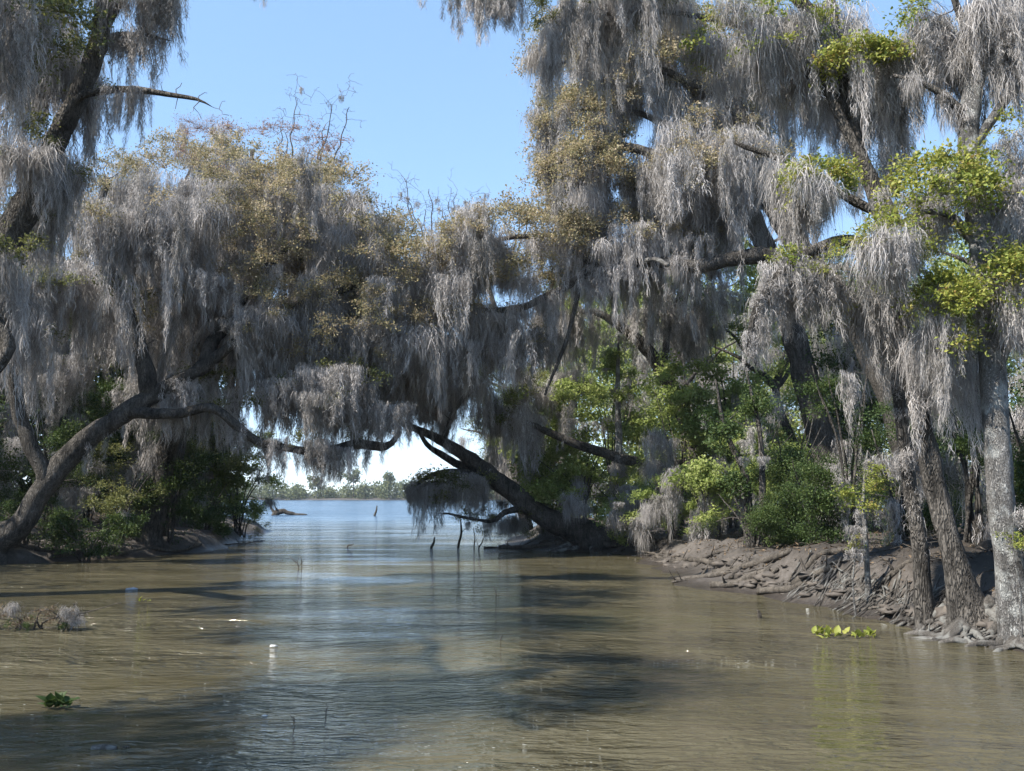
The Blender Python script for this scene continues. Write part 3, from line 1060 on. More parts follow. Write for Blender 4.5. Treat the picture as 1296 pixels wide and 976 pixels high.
D.coat(d1, 10, ('short', 'puff'), 0.45, 0.45, 1.0)
D.coat(d3, 8, ('short', 'mid'), 0.7)
for k in range(6):
    D.root_w(b.x - 0.1, b.y + D.rnd.uniform(-.3, .2), D.rnd.uniform(2.6, 6.0), D.rnd.uniform(1.0, 2.2), 0.1)
D.done()

# ---------------------------------------------------------------- tree behind the big bough
b = on_ground(905, 672, 31.5)
H = Tree('crooked_oak', 'crooked dark oak bending left above the bright green shrubs', 'tree', b, seed=25)
H.limb_w([(b.x, b.y, b.z - 0.2, 0.4), (b.x, b.y, b.z + 0.5, 0.3)] + [(*P(x, y, Y), r) for x, y, Y, r in ((885, 590, 31.5, 0.27), (862, 515, 31.3, 0.26), (838, 470, 31.2, 0.24), (815, 438, 31, 0.2), (788, 415, 31, 0.15), (750, 395, 31, 0.1), (700, 400, 31, 0.06))], 'trunk', 12, 0.2)
H.limb([(838, 470, 31.2, 0.12), (850, 400, 31.5, 0.1), (880, 330, 31.8, 0.05)], wander=0.06)
H.limb([(880, 590, 31.3, 0.2), (830, 588, 31.1, 0.17), (770, 575, 30.9, 0.16), (730, 562, 30.8, 0.14), (690, 545, 30.7, 0.11), (655, 530, 30.6, 0.06)], wander=0.05)
H.blob(790, 390, 31.2, 110, 35, 1.3, 34, ('mid', 'long', 'drape'), 0.95, 26, 'green', 1.0)
H.blob(890, 360, 31.8, 70, 55, 1.5, 20, ('mid', 'long', 'drape'), 1.0, 36, 'green', 1.1)
H.blob(700, 510, 30.8, 60, 20, 0.8, 14, ('mid', 'short', 'puff'), 0.8, 12, 'green', 0.9)
H.done()

# ---------------------------------------------------------------- mossy double trunk on the right mud bank
b = on_ground(1224, 757, 12.3)
F = Tree('double_oak', 'mossy dark double trunk standing on the roots of the mud bank', 'tree', b, seed=31)
F.limb_w([(b.x + 0.05, b.y, b.z - 0.25, 0.36), (b.x, b.y, b.z + 0.12, 0.25)] + [(*P(x, y, Y), r) for x, y, Y, r in ((1208, 705, 12.3, 0.146), (1190, 640, 12.4, 0.135), (1170, 550, 12.5, 0.132), (1153, 460, 12.6, 0.128), (1140, 380, 12.7, 0.120), (1118, 280, 12.9, 0.110), (1085, 185, 13.1, 0.095), (1060, 60, 13.3, 0.080), (1040, -90, 13.5, 0.058))], 'trunk', 14, 0.2)
f2 = on_ground(1168, 722, 12.9)
s2 = F.limb_w([(f2.x, f2.y, f2.z - 0.2, 0.14)] + [(*P(x, y, Y), r) for x, y, Y, r in ((1164, 690, 12.9, 0.1), (1152, 620, 12.9, 0.09), (1140, 520, 12.8, 0.085), (1134, 430, 12.75, 0.08), (1134, 380, 12.7, 0.07))], 'stem', 10, 0.2)
t1 = F.limb([(1132, 335, 12.8, 0.09), (1075, 305, 12.6, 0.08), (1015, 325, 12.4, 0.07), (975, 362, 12.3, 0.06), (954, 402, 12.2, 0.05), (948, 440, 12.2, 0.025)], step=0.08)
F.limb([(1138, 290, 12.9, 0.085), (1110, 235, 12.9, 0.08), (1085, 190, 12.9, 0.075), (1060, 140, 13, 0.07), (1030, 70, 13, 0.05)], wander=0.02)
o1 = F.limb([(1062, 60, 13.3, 0.1), (960, -50, 13.2, 0.09), (800, -70, 13, 0.075), (650, -42, 13, 0.06), (520, -22, 13, 0.03)], wander=0.06)
F.limb([(1075, 150, 13.1, 0.08), (990, 60, 13.3, 0.06), (880, 20, 13.5, 0.045), (740, 20, 13.6, 0.025)], wander=0.06)
F.limb([(1115, 270, 12.9, 0.07), (1000, 210, 13.2, 0.05), (930, 180, 13.4, 0.03)], wander=0.06)
F.blob(1050, 335, 12.5, 80, 24, 0.5, 24, ('mid', 'long', 'wisp', 'mid'), 0.6, 22, 'lime', 0.5)
F.blob(1110, 395, 12.6, 45, 25, 0.4, 18, ('long', 'mid', 'puff'), 0.62, 8, 'lime', 0.6)
F.blob(1100, 60, 13.2, 90, 50, 0.9, 30, ('long', 'mid', 'puff'), 0.72, 10, 'lime', 0.6)
F.blob(960, 55, 13.4, 90, 55, 0.9, 34, ('long', 'mid', 'puff', 'puff'), 0.68, 36, 'lime', 0.6)
F.blob(790, 0, 13.5, 110, 20, 0.7, 34, ('mid', 'long', 'puff'), 0.65, 20, 'olive', 0.6)
F.blob(690, 40, 13.6, 14, 40, 0.4, 10, ('long', 'wisp', 'puff'), 0.5, 12, 'olive', 0.45)
F.blob(590, -16, 13.0, 72, 10, 0.5, 26, ('mid', 'wisp', 'mid'), 0.52)
F.blob(1010, 240, 13, 40, 40, 0.6, 14, ('long', 'mid', 'puff'), 0.65, 0)
F.blob(1030, 232, 12.6, 50, 18, 0.4, 6, ('mid', 'puff'), 0.6, 30, 'lime', 0.65)
F.blob(1095, 82, 12.7, 55, 20, 0.4, 0, ('mid',), 0.7, 40, 'lime', 0.65)
F.coat(t1, 30, ('short', 'mid', 'wisp'), 0.5, 0.1, 1.0)
F.coat(s2, 20, ('wisp', 'short', 'wisp'), 0.6, 0.35, 1.0)
F.coat(o1, 12, ('wisp', 'mid'), 0.5, 0.5, 1.0)
for k in range(16):
    F.root_w(b.x + F.rnd.uniform(-.25, .25), b.y + F.rnd.uniform(-.35, .2), R(F.rnd.uniform(130, 300)), F.rnd.uniform(0.6, 1.7), F.rnd.uniform(0.03, 0.075))
for k in range(12):
    F.root_w(b.x + F.rnd.uniform(-.5, .1), b.y + F.rnd.uniform(-.1, 1.2), R(F.rnd.uniform(95, 190)), F.rnd.uniform(1.0, 2.6), F.rnd.uniform(0.02, 0.05), 0.06)
F.done()

# ---------------------------------------------------------------- pale lichen-spotted trunk at the right
b = on_ground(1290, 785, 11.5)
Gt = Tree('pale_oak', 'straight pale lichen-spotted trunk hung with moss and yellow-green sprigs', 'tree', b, seed=37, bark='bark_pale')
Gt.limb_w([(b.x + 0.05, b.y, b.z - 0.25, 0.34), (b.x, b.y, b.z + 0.12, 0.23)] + [(*P(x, y, Y), r) for x, y, Y, r in ((1276, 715, 11.5, 0.163), (1267, 630, 11.5, 0.154), (1259, 500, 11.6, 0.150), (1251, 400, 11.7, 0.145), (1240, 300, 11.8, 0.136), (1226, 180, 12, 0.128), (1238, 60, 12.1, 0.114), (1246, -90, 12.2, 0.088))], 'trunk', 14, 0.16)
g1 = Gt.limb([(1228, 190, 12, 0.08), (1210, 135, 12, 0.06), (1175, 108, 12, 0.04), (1130, 95, 12.1, 0.02)], wander=0.03, bark='bark')
Gt.limb([(1236, 80, 12.1, 0.07), (1215, 20, 12, 0.05), (1195, -40, 12, 0.03)], wander=0.03, bark='bark')
Gt.limb([(1243, 320, 11.8, 0.06), (1200, 270, 11.7, 0.045), (1150, 275, 11.6, 0.03), (1100, 320, 11.6, 0.015)], wander=0.04)
Gt.limb([(1250, 390, 11.7, 0.05), (1210, 370, 11.5, 0.035), (1180, 410, 11.4, 0.015)], wander=0.04)
Gt.limb([(1250, 380, 11.7, 0.05), (1290, 340, 11.5, 0.04), (1350, 330, 11.4, 0.02)], wander=0.04)
Gt.limb([(1226, 190, 12, 0.07), (1290, 110, 11.8, 0.05), (1350, 60, 11.6, 0.03)], wander=0.04)
Gt.coat(g1, 8, ('short', 'puff'), 0.4, 0.1, 1.0)
Gt.blob(1275, 40, 11.9, 50, 70, 0.7, 30, ('long', 'mid', 'puff'), 0.65, 4, 'lime', 0.6)
Gt.blob(1190, 40, 12.2, 50, 50, 0.6, 22, ('long', 'mid', 'puff'), 0.65, 5, 'lime', 0.6)
Gt.blob(1190, 265, 11.7, 70, 60, 0.7, 12, ('mid', 'puff'), 0.55, 60, 'lime', 0.68)
Gt.blob(1120, 315, 11.6, 45, 30, 0.5, 8, ('mid', 'puff'), 0.55, 20, 'lime', 0.6)
Gt.blob(1285, 370, 11.4, 40, 50, 0.6, 12, ('mid', 'puff'), 0.55, 46, 'lime', 0.68)
Gt.blob(1200, 400, 11.5, 32, 50, 0.5, 14, ('mid', 'long'), 0.55, 36, 'lime', 0.65)
Gt.blob(1205, 425, 12.0, 50, 30, 0.6, 18, ('long', 'mid', 'puff'), 0.6, 6, 'lime', 0.6)
Gt.blob(1290, 230, 11.7, 35, 80, 0.6, 20, ('long', 'mid', 'puff'), 0.62, 8, 'lime', 0.6)
for k in range(18):
    Gt.root_w(b.x + Gt.rnd.uniform(-.2, .2), b.y + Gt.rnd.uniform(-.3, .15), R(Gt.rnd.uniform(140, 310)), Gt.rnd.uniform(0.5, 1.5), Gt.rnd.uniform(0.025, 0.06))
for k in range(8):
    Gt.root_w(b.x + Gt.rnd.uniform(-.2, .2), b.y + Gt.rnd.uniform(0, .5), R(Gt.rnd.uniform(100, 200)), Gt.rnd.uniform(0.6, 1.3), Gt.rnd.uniform(0.03, 0.06), 0.05)
Gt.done()


# ---------------------------------------------------------------- background trees
def back_tree(name, label, px, py, Y, top_py, rad_px, leaf, nl, nm, seed, group, lean=0, ls=1.0, ms=1.2, r=0.22, cat='tree', bark='bark', crown_low=0.3, mk=('drape', 'drape', 'long')):
    b = on_ground(px, py, Y)
    t = Tree(name, label, cat, b, group, seed, bark)
    top = P(px + lean, top_py, Y)
    H_ = top.z - b.z
    rs = t.rs
    mid = [(b.x + (top.x - b.x) * f + rs.normal(0, 0.04 * H_), b.y + rs.normal(0, 0.3), b.z + H_ * f * 0.92, r * (1 - 0.85 * f)) for f in (0.25, 0.5, 0.75, 1.0)]
    t.limb_w([(b.x, b.y, b.z - 0.2, r * 1.5), (b.x, b.y, b.z + 0.3, r * 1.1)] + mid, 'trunk', 9, 0.15, 0.35)
    w = rad_px * Y / FPX
    for k in range(5):
        f = rs.uniform(0.35, 0.75)
        s = Vector(mid[min(3, int(f * 4))][:3])
        a = rs.uniform(0, 6.3)
        e = s + Vector((math.cos(a) * w * 0.75, math.sin(a) * w * 0.6, H_ * rs.uniform(0.1, 0.25)))
        t.limb_w([(*s, r * 0.45), (*((s + e) / 2 + Vector((0, 0, 0.2))), r * 0.3), (*e, r * 0.1)], 'limb', 7, 0.1, 0.35, None, 0.12)
    cy = py + (top_py - py) * (crown_low + 1) / 2
    ry = abs(top_py - py) * (1 - crown_low) / 2
    t.blob(px + lean * 0.7, cy, Y, rad_px, ry, w * 0.8, nm, mk, ms, nl, leaf, ls, top=False, rmax=0.05)
    return t


GB = 'oaks standing back from the channel'
for (px, py, Y, tp, rp, leaf, nl, nm, sd, ln, cl, lab) in (
        (220, 668, 34, 165, 130, 'big_oak', 34, 36, 41, 60, .25, 'moss-grey oak with rusty leaf tips behind the leaning oak'),
        (70, 665, 36, 230, 140, 'big_olive', 34, 36, 42, 0, .1, 'shaded moss-hung oak behind the leaning trunk'),
        (255, 662, 42, 190, 120, 'big_oak', 30, 32, 43, 110, .3, 'oak with tan leaves and pale moss nearest the lake on the left bank'),
        (170, 660, 46, 150, 120, 'big_rust', 46, 24, 44, 90, .3, 'tall thin oak tipped with purplish buds rising behind the left canopy'),
        (-60, 680, 33, 150, 150, 'big_olive', 30, 36, 45, 0, .1, 'dense olive oak at the left edge of the wood'),
        (180, 662, 39, 330, 130, 'big_dark', 36, 30, 46, 20, .0, 'low dark oak filling the shade behind the leaning trunk')):
    back_tree('background_oak', lab, px, py, Y, tp, rp, leaf, nl, nm, sd, GB, ln, crown_low=cl).done()
for (px, py, Y, tp, rp, leaf, nl, nm, sd, ln, lab) in (
        (715, 668, 44, 380, 110, 'big_green', 34, 24, 51, -10, 'pale green tree behind the bowed trunk'),
        (860, 665, 44, 300, 130, 'big_green', 40, 24, 52, 0, 'leafy green tree behind the crooked oak'),
        (1010, 680, 34, 300, 120, 'big_green', 34, 18, 53, 0, 'dark green tree in the shade of the spreading oak'),
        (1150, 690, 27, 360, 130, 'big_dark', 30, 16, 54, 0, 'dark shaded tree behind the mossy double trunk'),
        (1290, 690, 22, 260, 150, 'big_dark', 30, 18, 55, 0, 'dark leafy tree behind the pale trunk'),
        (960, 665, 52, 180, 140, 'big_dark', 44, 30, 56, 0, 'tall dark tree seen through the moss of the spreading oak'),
        (690, 666, 50, 440, 90, 'big_olive', 26, 24, 57, -60, 'grey-green tree beside the lake behind the bowed trunk')):
    back_tree('background_tree', lab, px, py, Y, tp, rp, leaf, nl, nm, sd, 'trees standing back on the right bank', ln, crown_low=0.12).done()


# ---------------------------------------------------------------- bare twiggy trees against the sky
def bare_tree(label, px, py, Y, top_py, seed, spread, lean=0):
    b = on_ground(px, py, Y)
    t = Tree('bare_tree', label, 'tree', b, 'leafless trees showing above the moss', seed)
    top = P(px + lean, top_py, Y)
    hh = top.z - b.z
    rs = t.rs
    dx = top.x - b.x
    s = Vector((b.x + dx * .8, b.y, b.z + hh * .64))
    t.limb_w([(b.x, b.y, b.z - .2, .3), (b.x + dx * .35, b.y, b.z + hh * .35, .2), (*s, .1)], 'trunk', 9, .15, .3)
    ends = []
    for k in range(8):
        a = (k - 3.5) / 4 + rs.uniform(-.2, .2)
        e = s + Vector((a * 1.25 * spread + dx * .2, rs.uniform(-.6, .6) * spread, hh * rs.uniform(.14, .36)))
        m = s + (e - s) * 0.5 + Vector((a * .2 * spread, 0, -0.03 * hh))
        t.limb_w([(*s, .075), (*m, .045), (*e, .014)], 'limb', 6, .1, .2, None, .2)
        ends.append(e)
    pts = []
    for f in rs.uniform(.25, 1.05, 150):
        e = ends[rs.randint(len(ends))]
        pts.append(np.array(e) * f + np.array(s) * (1 - f) + rs.normal(0, .5, 3) * (.3 + .5 * f) + np.array([0, 0, .2]))
    t.twigs_to(pts, 0.022, .009)
    fine = [p + rs.normal(0, .22, 3) + np.array([0, 0, .1]) for p in pts for _ in range(3)]
    t.twigs_to(fine, 0.012, .007)
    for p in fine[::24]:
        t.leaf(p, 'rust', .3)
    for p in pts[::10]:
        t.hang(p, 'short', (.5, .5, .7))
    t.done()


bare_tree('leafless twiggy tree poking up above the middle of the canopy', 690, 664, 44, 190, 61, 2.6, -90)
bare_tree('thin bare tree rising out of the grey moss of the left canopy', 265, 662, 41, 80, 62, 1.5, 135)
bare_tree('low bare tree between the two halves of the canopy', 672, 664, 47, 225, 63, 2.2, -150)


# ---------------------------------------------------------------- shrubs and saplings
def shrub(label, px, py, Y, wpx, hpx, leaf, n, seed, nm=0, ls=1.0, group='understorey shrubs', name='shrub', bark='bark', mk=('puff', 'puff', 'mid'), ms=.7):
    b = on_ground(px, py, Y)
    t = Tree(name, label, 'shrub', b, group, seed, bark)
    k = Y / FPX
    w, h = wpx * k * .5, hpx * k
    for s in range(6):
        a = t.rs.uniform(0, 6.3)
        r = t.rs.uniform(.3, .9) * w
        t.limb_w([(b.x + t.rs.normal(0, .08), b.y + t.rs.normal(0, .08), b.z - .1, .035), (b.x + math.cos(a) * r * .3, b.y + math.sin(a) * r * .3, b.z + h * .45, .025), (b.x + math.cos(a) * r, b.y + math.sin(a) * r, b.z + h * t.rs.uniform(.65, .95), .008)], 'stem', 5, .1, .2, None, .06)
    t.blob(px, py - hpx * .52, Y, wpx * .5, hpx * .48, w * .8, nm, mk, ms, n, leaf, ls, top=False, rmax=.015)
    t.done()


SH = [
    ('bright green shrub above the foot of the bowed trunk', 690, 672, 33.5, 140, 220, 'green', 56, 12, 1.15),
    ('tall light green shrub left of the crooked oak', 775, 672, 33.5, 150, 260, 'green', 66, 14, 1.15),
    ('fresh green shrub at the foot of the crooked oak', 865, 672, 30.5, 140, 210, 'green', 54, 12, 1.05),
    ('sunlit pale green shrub over the root-lined point', 735, 684, 31.5, 130, 130, 'green', 40, 6, .9),
    ('sunlit green thicket behind the thin saplings', 960, 684, 27, 120, 190, 'green', 44, 6, .85),
    ('grey-green mossy thicket between the bowed trunk and the mud bank', 800, 680, 30, 150, 90, 'green', 20, 14, .8),
    ('mossy grey thicket above the driftwood', 895, 690, 26, 130, 120, 'green', 30, 12, .85),
    ('tall green bush filling the gap under the bough', 930, 676, 31, 130, 310, 'green', 60, 6, 1.1),
    ('low mossy scrub on the point below the bowed trunk', 700, 690, 33.5, 110, 70, 'olive', 18, 10, .8),
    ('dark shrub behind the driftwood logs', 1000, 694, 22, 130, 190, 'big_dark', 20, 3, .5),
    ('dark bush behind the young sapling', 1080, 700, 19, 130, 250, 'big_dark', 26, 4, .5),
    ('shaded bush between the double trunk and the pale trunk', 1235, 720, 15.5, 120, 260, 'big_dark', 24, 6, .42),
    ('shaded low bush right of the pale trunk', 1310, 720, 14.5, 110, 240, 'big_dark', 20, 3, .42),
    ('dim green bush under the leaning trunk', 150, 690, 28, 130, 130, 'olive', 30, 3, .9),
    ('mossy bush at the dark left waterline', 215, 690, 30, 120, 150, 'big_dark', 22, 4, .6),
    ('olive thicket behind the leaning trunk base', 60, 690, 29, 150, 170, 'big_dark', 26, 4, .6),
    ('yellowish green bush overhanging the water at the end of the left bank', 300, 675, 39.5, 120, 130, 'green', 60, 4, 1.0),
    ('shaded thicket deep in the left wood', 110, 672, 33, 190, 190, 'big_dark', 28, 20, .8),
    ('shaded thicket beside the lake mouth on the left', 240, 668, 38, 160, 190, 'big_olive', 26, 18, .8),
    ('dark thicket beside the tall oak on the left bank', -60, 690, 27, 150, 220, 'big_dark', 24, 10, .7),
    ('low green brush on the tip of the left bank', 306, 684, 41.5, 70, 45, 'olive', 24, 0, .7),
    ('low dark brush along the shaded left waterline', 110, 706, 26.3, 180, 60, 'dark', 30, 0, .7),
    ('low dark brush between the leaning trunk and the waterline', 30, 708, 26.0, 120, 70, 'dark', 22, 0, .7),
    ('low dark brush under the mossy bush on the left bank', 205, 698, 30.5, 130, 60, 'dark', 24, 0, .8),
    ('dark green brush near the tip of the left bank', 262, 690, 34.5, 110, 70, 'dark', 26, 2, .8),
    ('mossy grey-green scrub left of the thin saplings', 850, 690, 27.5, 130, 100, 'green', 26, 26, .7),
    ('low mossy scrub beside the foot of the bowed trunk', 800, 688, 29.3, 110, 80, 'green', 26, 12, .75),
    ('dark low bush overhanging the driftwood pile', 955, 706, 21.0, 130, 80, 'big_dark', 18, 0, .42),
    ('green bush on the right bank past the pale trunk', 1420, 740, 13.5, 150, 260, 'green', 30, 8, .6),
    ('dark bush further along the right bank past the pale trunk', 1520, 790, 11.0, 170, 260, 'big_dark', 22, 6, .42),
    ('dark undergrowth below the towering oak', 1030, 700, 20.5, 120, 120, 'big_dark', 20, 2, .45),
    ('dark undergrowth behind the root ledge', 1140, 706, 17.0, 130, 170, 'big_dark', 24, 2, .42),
]
for k, (lab, px, py, Y, w, h, lf, n, nm, ls) in enumerate(SH):
    shrub(lab, px, py, Y, w, h, lf, n, 200 + k, nm, ls, mk=('puff', 'short') if h < 110 else ('puff', 'mid', 'long') if px > 600 else ('puff', 'mid'), ms=.6 if h < 110 else .75)


def sapling(label, px, py, Y, top, leaf, seed, n=10, r=.03, bark='bark_pale', ls=.5, rx=28, lean=0, clow=.35):
    b = on_ground(px, py, Y)
    t = Tree('sapling', label, 'sapling', b, 'young saplings on the right bank', seed, bark)
    tp = P(px + lean, top, Y)
    h = tp.z - b.z
    t.limb_w([(b.x, b.y, b.z - .15, r * 1.5), (b.x + t.rs.normal(0, .06), b.y, b.z + h * .4, r), (b.x + (tp.x - b.x) * .6 + t.rs.normal(0, .06), b.y, b.z + h * .7, r * .7), (*tp, r * .25)], 'stem', 7, .12, .15, None, .02)
    ht = abs(py - top)
    t.blob(px + lean * .7, top + ht * (1 - clow) * .5, Y, rx, ht * (1 - clow) * .5, rx * Y / FPX, 2, ('short',), .5, n, leaf, ls, top=False, rmax=.01)
    t.done()


sapling('bright leafy sapling with a pale forked stem by the mud bank', 1098, 705, 14.5, 570, 'lime', 71, 18, .035)
sapling('slender grey sapling standing up through the green shrubs', 783, 600, 31.5, 425, 'green', 72, 12, .13, ls=.8, rx=35)
sapling('thin dark sapling beside the driftwood bank', 965, 690, 21, 470, 'dark', 73, 10, .07, 'bark', .8, 40, -20)
sapling('thin dark leaning sapling with moss at the driftwood bank', 945, 690, 22, 480, 'dark', 74, 8, .08, 'bark', .8, 40, -40)
sapling('small sprout with yellow-green leaves at the root ledge', 1082, 715, 14.3, 665, 'lime', 75, 3, .012, ls=.3, rx=8)
sapling('leafy young shoot beside the pale trunk', 1285, 745, 11.2, 640, 'lime', 76, 9, .014, ls=.35, rx=24)


# ---------------------------------------------------------------- the wood closing off the banks, far treeline
def leaf_mass(name, label, boxes, mat, leaf, seed):
    """boxes: (x,y,z,rx,ry,rz,n) ellipsoids filled with leaf faces"""
    rs = np.random.RandomState(seed)
    mb = MB()
    for (x, y, z, rx, ry, rz, n) in boxes:
        d = unit(rs, n) * (rs.uniform(.55, 1.05, n)[:, None])
        c = np.array([x, y, z]) + d * np.array([rx, ry, rz])
        v, T = leaf_quads(c, unit(rs, n), unit(rs, n) + np.array([0, 0, .8]), leaf * rs.uniform(.6, 1.4, n), leaf * .7 * rs.uniform(.6, 1.4, n))
        mb.add(v, None, T)
    return tag(put(name, mb.mesh(name, False), M[mat]), label, 'woods', None, 'stuff')


rs = np.random.RandomState(77)
bx_ = []
for k in range(190):
    x = rs.uniform(4, 30) if k < 140 else rs.uniform(28, 60)
    y = rs.uniform(47, 60) - max(0, x - 14) * .5
    for j in range(3):
        bx_.append((x + rs.normal(0, 1), y + rs.normal(0, 1), rs.uniform(.5, 11 + .15 * x), rs.uniform(1.2, 2.4), rs.uniform(1.2, 2.4), rs.uniform(1, 2.2), 340))
leaf_mass('woods', 'dense green woods closing off the right bank', bx_, 'green_leaf', .2, 1)
bx_ = []
for k in range(170):
    x = rs.uniform(-30, -15.5) if k < 130 else rs.uniform(-55, -28)
    y = rs.uniform(44, 57) - max(0, -x - 20) * .4
    for j in range(3):
        bx_.append((x + rs.normal(0, .7), y + rs.normal(0, 1), rs.uniform(.5, 12), rs.uniform(1.2, 2.4), rs.uniform(1.2, 2.4), rs.uniform(1, 2.2), 340))
for k in range(110):  # unseen stretch of the wood, added to shade the left bank
    x, y = rs.uniform(-31, -18.5), rs.uniform(10, 42)
    for j in range(3):
        bx_.append((x + rs.normal(0, .7), y + rs.normal(0, 1), rs.uniform(.8, 13), rs.uniform(1.2, 2.2), rs.uniform(1.2, 2.2), rs.uniform(1, 2.0), 200))
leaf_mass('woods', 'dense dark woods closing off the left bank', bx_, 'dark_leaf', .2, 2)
bx_ = []
for k in range(700):
    x = rs.uniform(-330, 260)
    y = rs.uniform(421, 448) + abs(x + 70) * .03
    h = rs.uniform(5.0, 7.6) + 2.6 * noise.noise(Vector((x * .03, 3, 0)))
    bx_.append((x, y, h * .5, rs.uniform(2, 4), rs.uniform(2, 4), h * .6, 130))
leaf_mass('far_treeline', 'low pale green line of trees along the far shore of the lake', bx_, 'far_leaf', 1.0, 3)
for k, (px, hp, w) in enumerate(((398, 31, 6), (447, 35, 10), (492, 32, 8))):
    c = P(px, 620, 426)
    zt = hp * 426 / FPX
    r_ = w * 426 / FPX
    root = empty('lakeside_tree', (c.x, c.y, .4))
    tag(root, ['small round tree sticking up from the far shore beside the left moss', 'broad taller tree in the middle of the far shore', 'tree on the far shore close to the drooping moss branch'][k], 'tree', 'taller trees on the far shore')
    V, F_, T_ = tube(catmull([(0, 0, -.4, .3), (.2, 0, zt * .4, .22), (0, 0, zt * .8, .1)], 1), 7)
    mb = MB()
    mb.add(V, F_, T_)
    put('trunk', mb.mesh('trunk'), M['bark'], root)
    rs2 = np.random.RandomState(90 + k)
    mb = MB()
    for j in range(7):
        d = unit(rs2, 90) * rs2.uniform(.4, 1, 90)[:, None]
        cc = np.array([rs2.normal(0, r_ * .5), rs2.normal(0, r_ * .5), zt * rs2.uniform(.5, .95)]) + d * np.array([r_ * .55, r_ * .55, zt * .16])
        v, T = leaf_quads(cc, unit(rs2, 90), unit(rs2, 90), np.full(90, .9), np.full(90, .7))
        mb.add(v, None, T)
    o = put('crown', mb.mesh('crown', False), M['far_leaf'], root)
    o['kind'] = 'stuff'


# ---------------------------------------------------------------- driftwood, roots and debris on the banks
def wood(name, label, cat, pts, mat='drift', group=None, sides=9, lump=.25, stubs=(), step=.1, wander=.03):
    """a log or stick as one bent tube with broken stubs; pts in world space (x,y,z,r)"""
    b = Vector(pts[0][:3])
    root = empty(name, b)
    tag(root, label, cat, group)
    sd = sum(p[0] * 7.1 + p[1] for p in pts)
    path = catmull(pts, step)
    for q in path[1:-1]:
        d = noise.noise_vector(Vector((q[0] * 3 + sd, q[1] * 3, q[2] * 3)))
        q[:3] += np.array(d) * wander
    path[:, :3] -= np.array(b)
    V, F_, T_ = tube(path, sides, lump, sd % 17)
    mb = MB()
    mb.add(V, F_, T_)
    stem = put('stem', mb.mesh('stem'), M[mat], root)
    rr = random.Random(int(sd * 100))
    for f, ln in stubs:
        q = path[int(f * (len(path) - 1))]
        a = rr.uniform(0, 6.3)
        e = q[:3] + np.array([math.cos(a) * ln * .5, math.sin(a) * ln * .4, ln * rr.uniform(.5, .9)])
        m = (q[:3] + e) / 2 + np.array([rr.gauss(0, .06), rr.gauss(0, .06), 0]) * ln
        V, F_, T_ = tube(catmull([(*q[:3], q[3] * .5), (*m, q[3] * .35), (*e, q[3] * .15)], step), 6, .15)
        mb = MB()
        mb.add(V, F_, T_)
        put('branch_stub', mb.mesh('branch_stub'), M[mat], stem)
    return root


def on(px, py, dz=0.0):
    """the point of the bank seen at this pixel"""
    d = ray(px, py)
    t = np.arange(4, 60, .04) / d.y
    X, Y_, Z = d.x * t, d.y * t, CAMZ + d.z * t
    h = np.maximum(height(X, Y_), 0)
    k = int(np.argmax(Z <= h))
    return Vector((X[k], Y_[k], h[k] + dz))


def lying(px0, py0, px1, py1, r0, r1, lift0=0.0, lift1=0.0):
    a, c = on(px0, py0), on(px1, py1)
    out = []
    for f in (0, .35, .7, 1):
        p = a + (c - a) * f
        r = (r0 + (r1 - r0) * f) * .68
        z = max(hgt(p.x, p.y), 0) + r * .6 + lift0 * (1 - f) + lift1 * f
        out.append((p.x, p.y, z, r))
    return out


M['clod'] = mat_plain('clod_mud', (.075, .063, .053), .8, .5, 7)
LOGS = [
    ('thick weathered log with broken stubs at the waterline of the driftwood pile', (856, 737, 960, 712, .09, .07), (.3, .7)),
    ('dark rotten log wedged above the waterline beside the driftwood pile', (905, 728, 1000, 700, .11, .08), (.5,)),
    ('split pale log lying down the bank toward the water', (935, 742, 985, 722, .08, .05), (.4,)),
    ('crooked branch lying across the driftwood pile', (880, 718, 950, 690, .05, .03), (.3, .6, .8)),
    ('long thin pole lying along the bank behind the driftwood', (800, 697, 905, 705, .05, .03), (.5,)),
    ('short stump end jutting from the mud beside the dark undercut', (1005, 745, 1050, 722, .12, .07), (.5,)),
    ('fat root log bridging the dark undercut', (1018, 728, 1085, 700, .07, .09), ()),
    ('bleached branch on the lit mud slope', (1085, 775, 1150, 762, .03, .02), (.5,)),
    ('grey log half buried below the double trunk', (1120, 740, 1175, 715, .07, .05), (.4,)),
    ('small pale billet caught in the roots of the double trunk', (1138, 765, 1158, 770, .035, .03), ()),
    ('low log along the point under the bowed trunk', (632, 694, 735, 690, .1, .12), (.2, .5, .8)),
    ('leafless branch washed against the point', (612, 694, 680, 682, .05, .03), (.3, .5, .7, .9)),
    ('brown log behind the point', (760, 692, 830, 688, .12, .09), (.5,)),
    ('blackened log jutting out over the waterline below the thin saplings', (900, 744, 975, 728, .1, .13), (.3,)),
    ('tilted slab of bark-less wood on the driftwood pile', (925, 735, 955, 700, .07, .05), (.6,)),
    ('forked grey branch resting on the root ledge', (1030, 735, 1100, 712, .045, .03), (.3, .5, .8)),
    ('stout dark log in front of the undercut', (960, 752, 1022, 742, .1, .08), (.6,)),
    ('thin broken branch sticking out over the water from the driftwood pile', (850, 738, 905, 730, .035, .05), (.2, .4)),
    ('mossy log on the slope behind the driftwood', (830, 706, 900, 716, .07, .1), (.5,)),
    ('dark log along the shaded left waterline', (150, 704, 255, 690, .1, .06), (.2, .6, .9)),
    ('broken dark log below the mossy bush on the left bank', (60, 708, 150, 698, .13, .08), (.5, .8)),
    ('pale root log lit at the foot of the leaning trunk', (20, 690, 100, 700, .09, .06), (.4,)),
    ('thin branch trailing into the water at the end of the left bank', (240, 693, 335, 684, .05, .02), (.3, .6)),
]
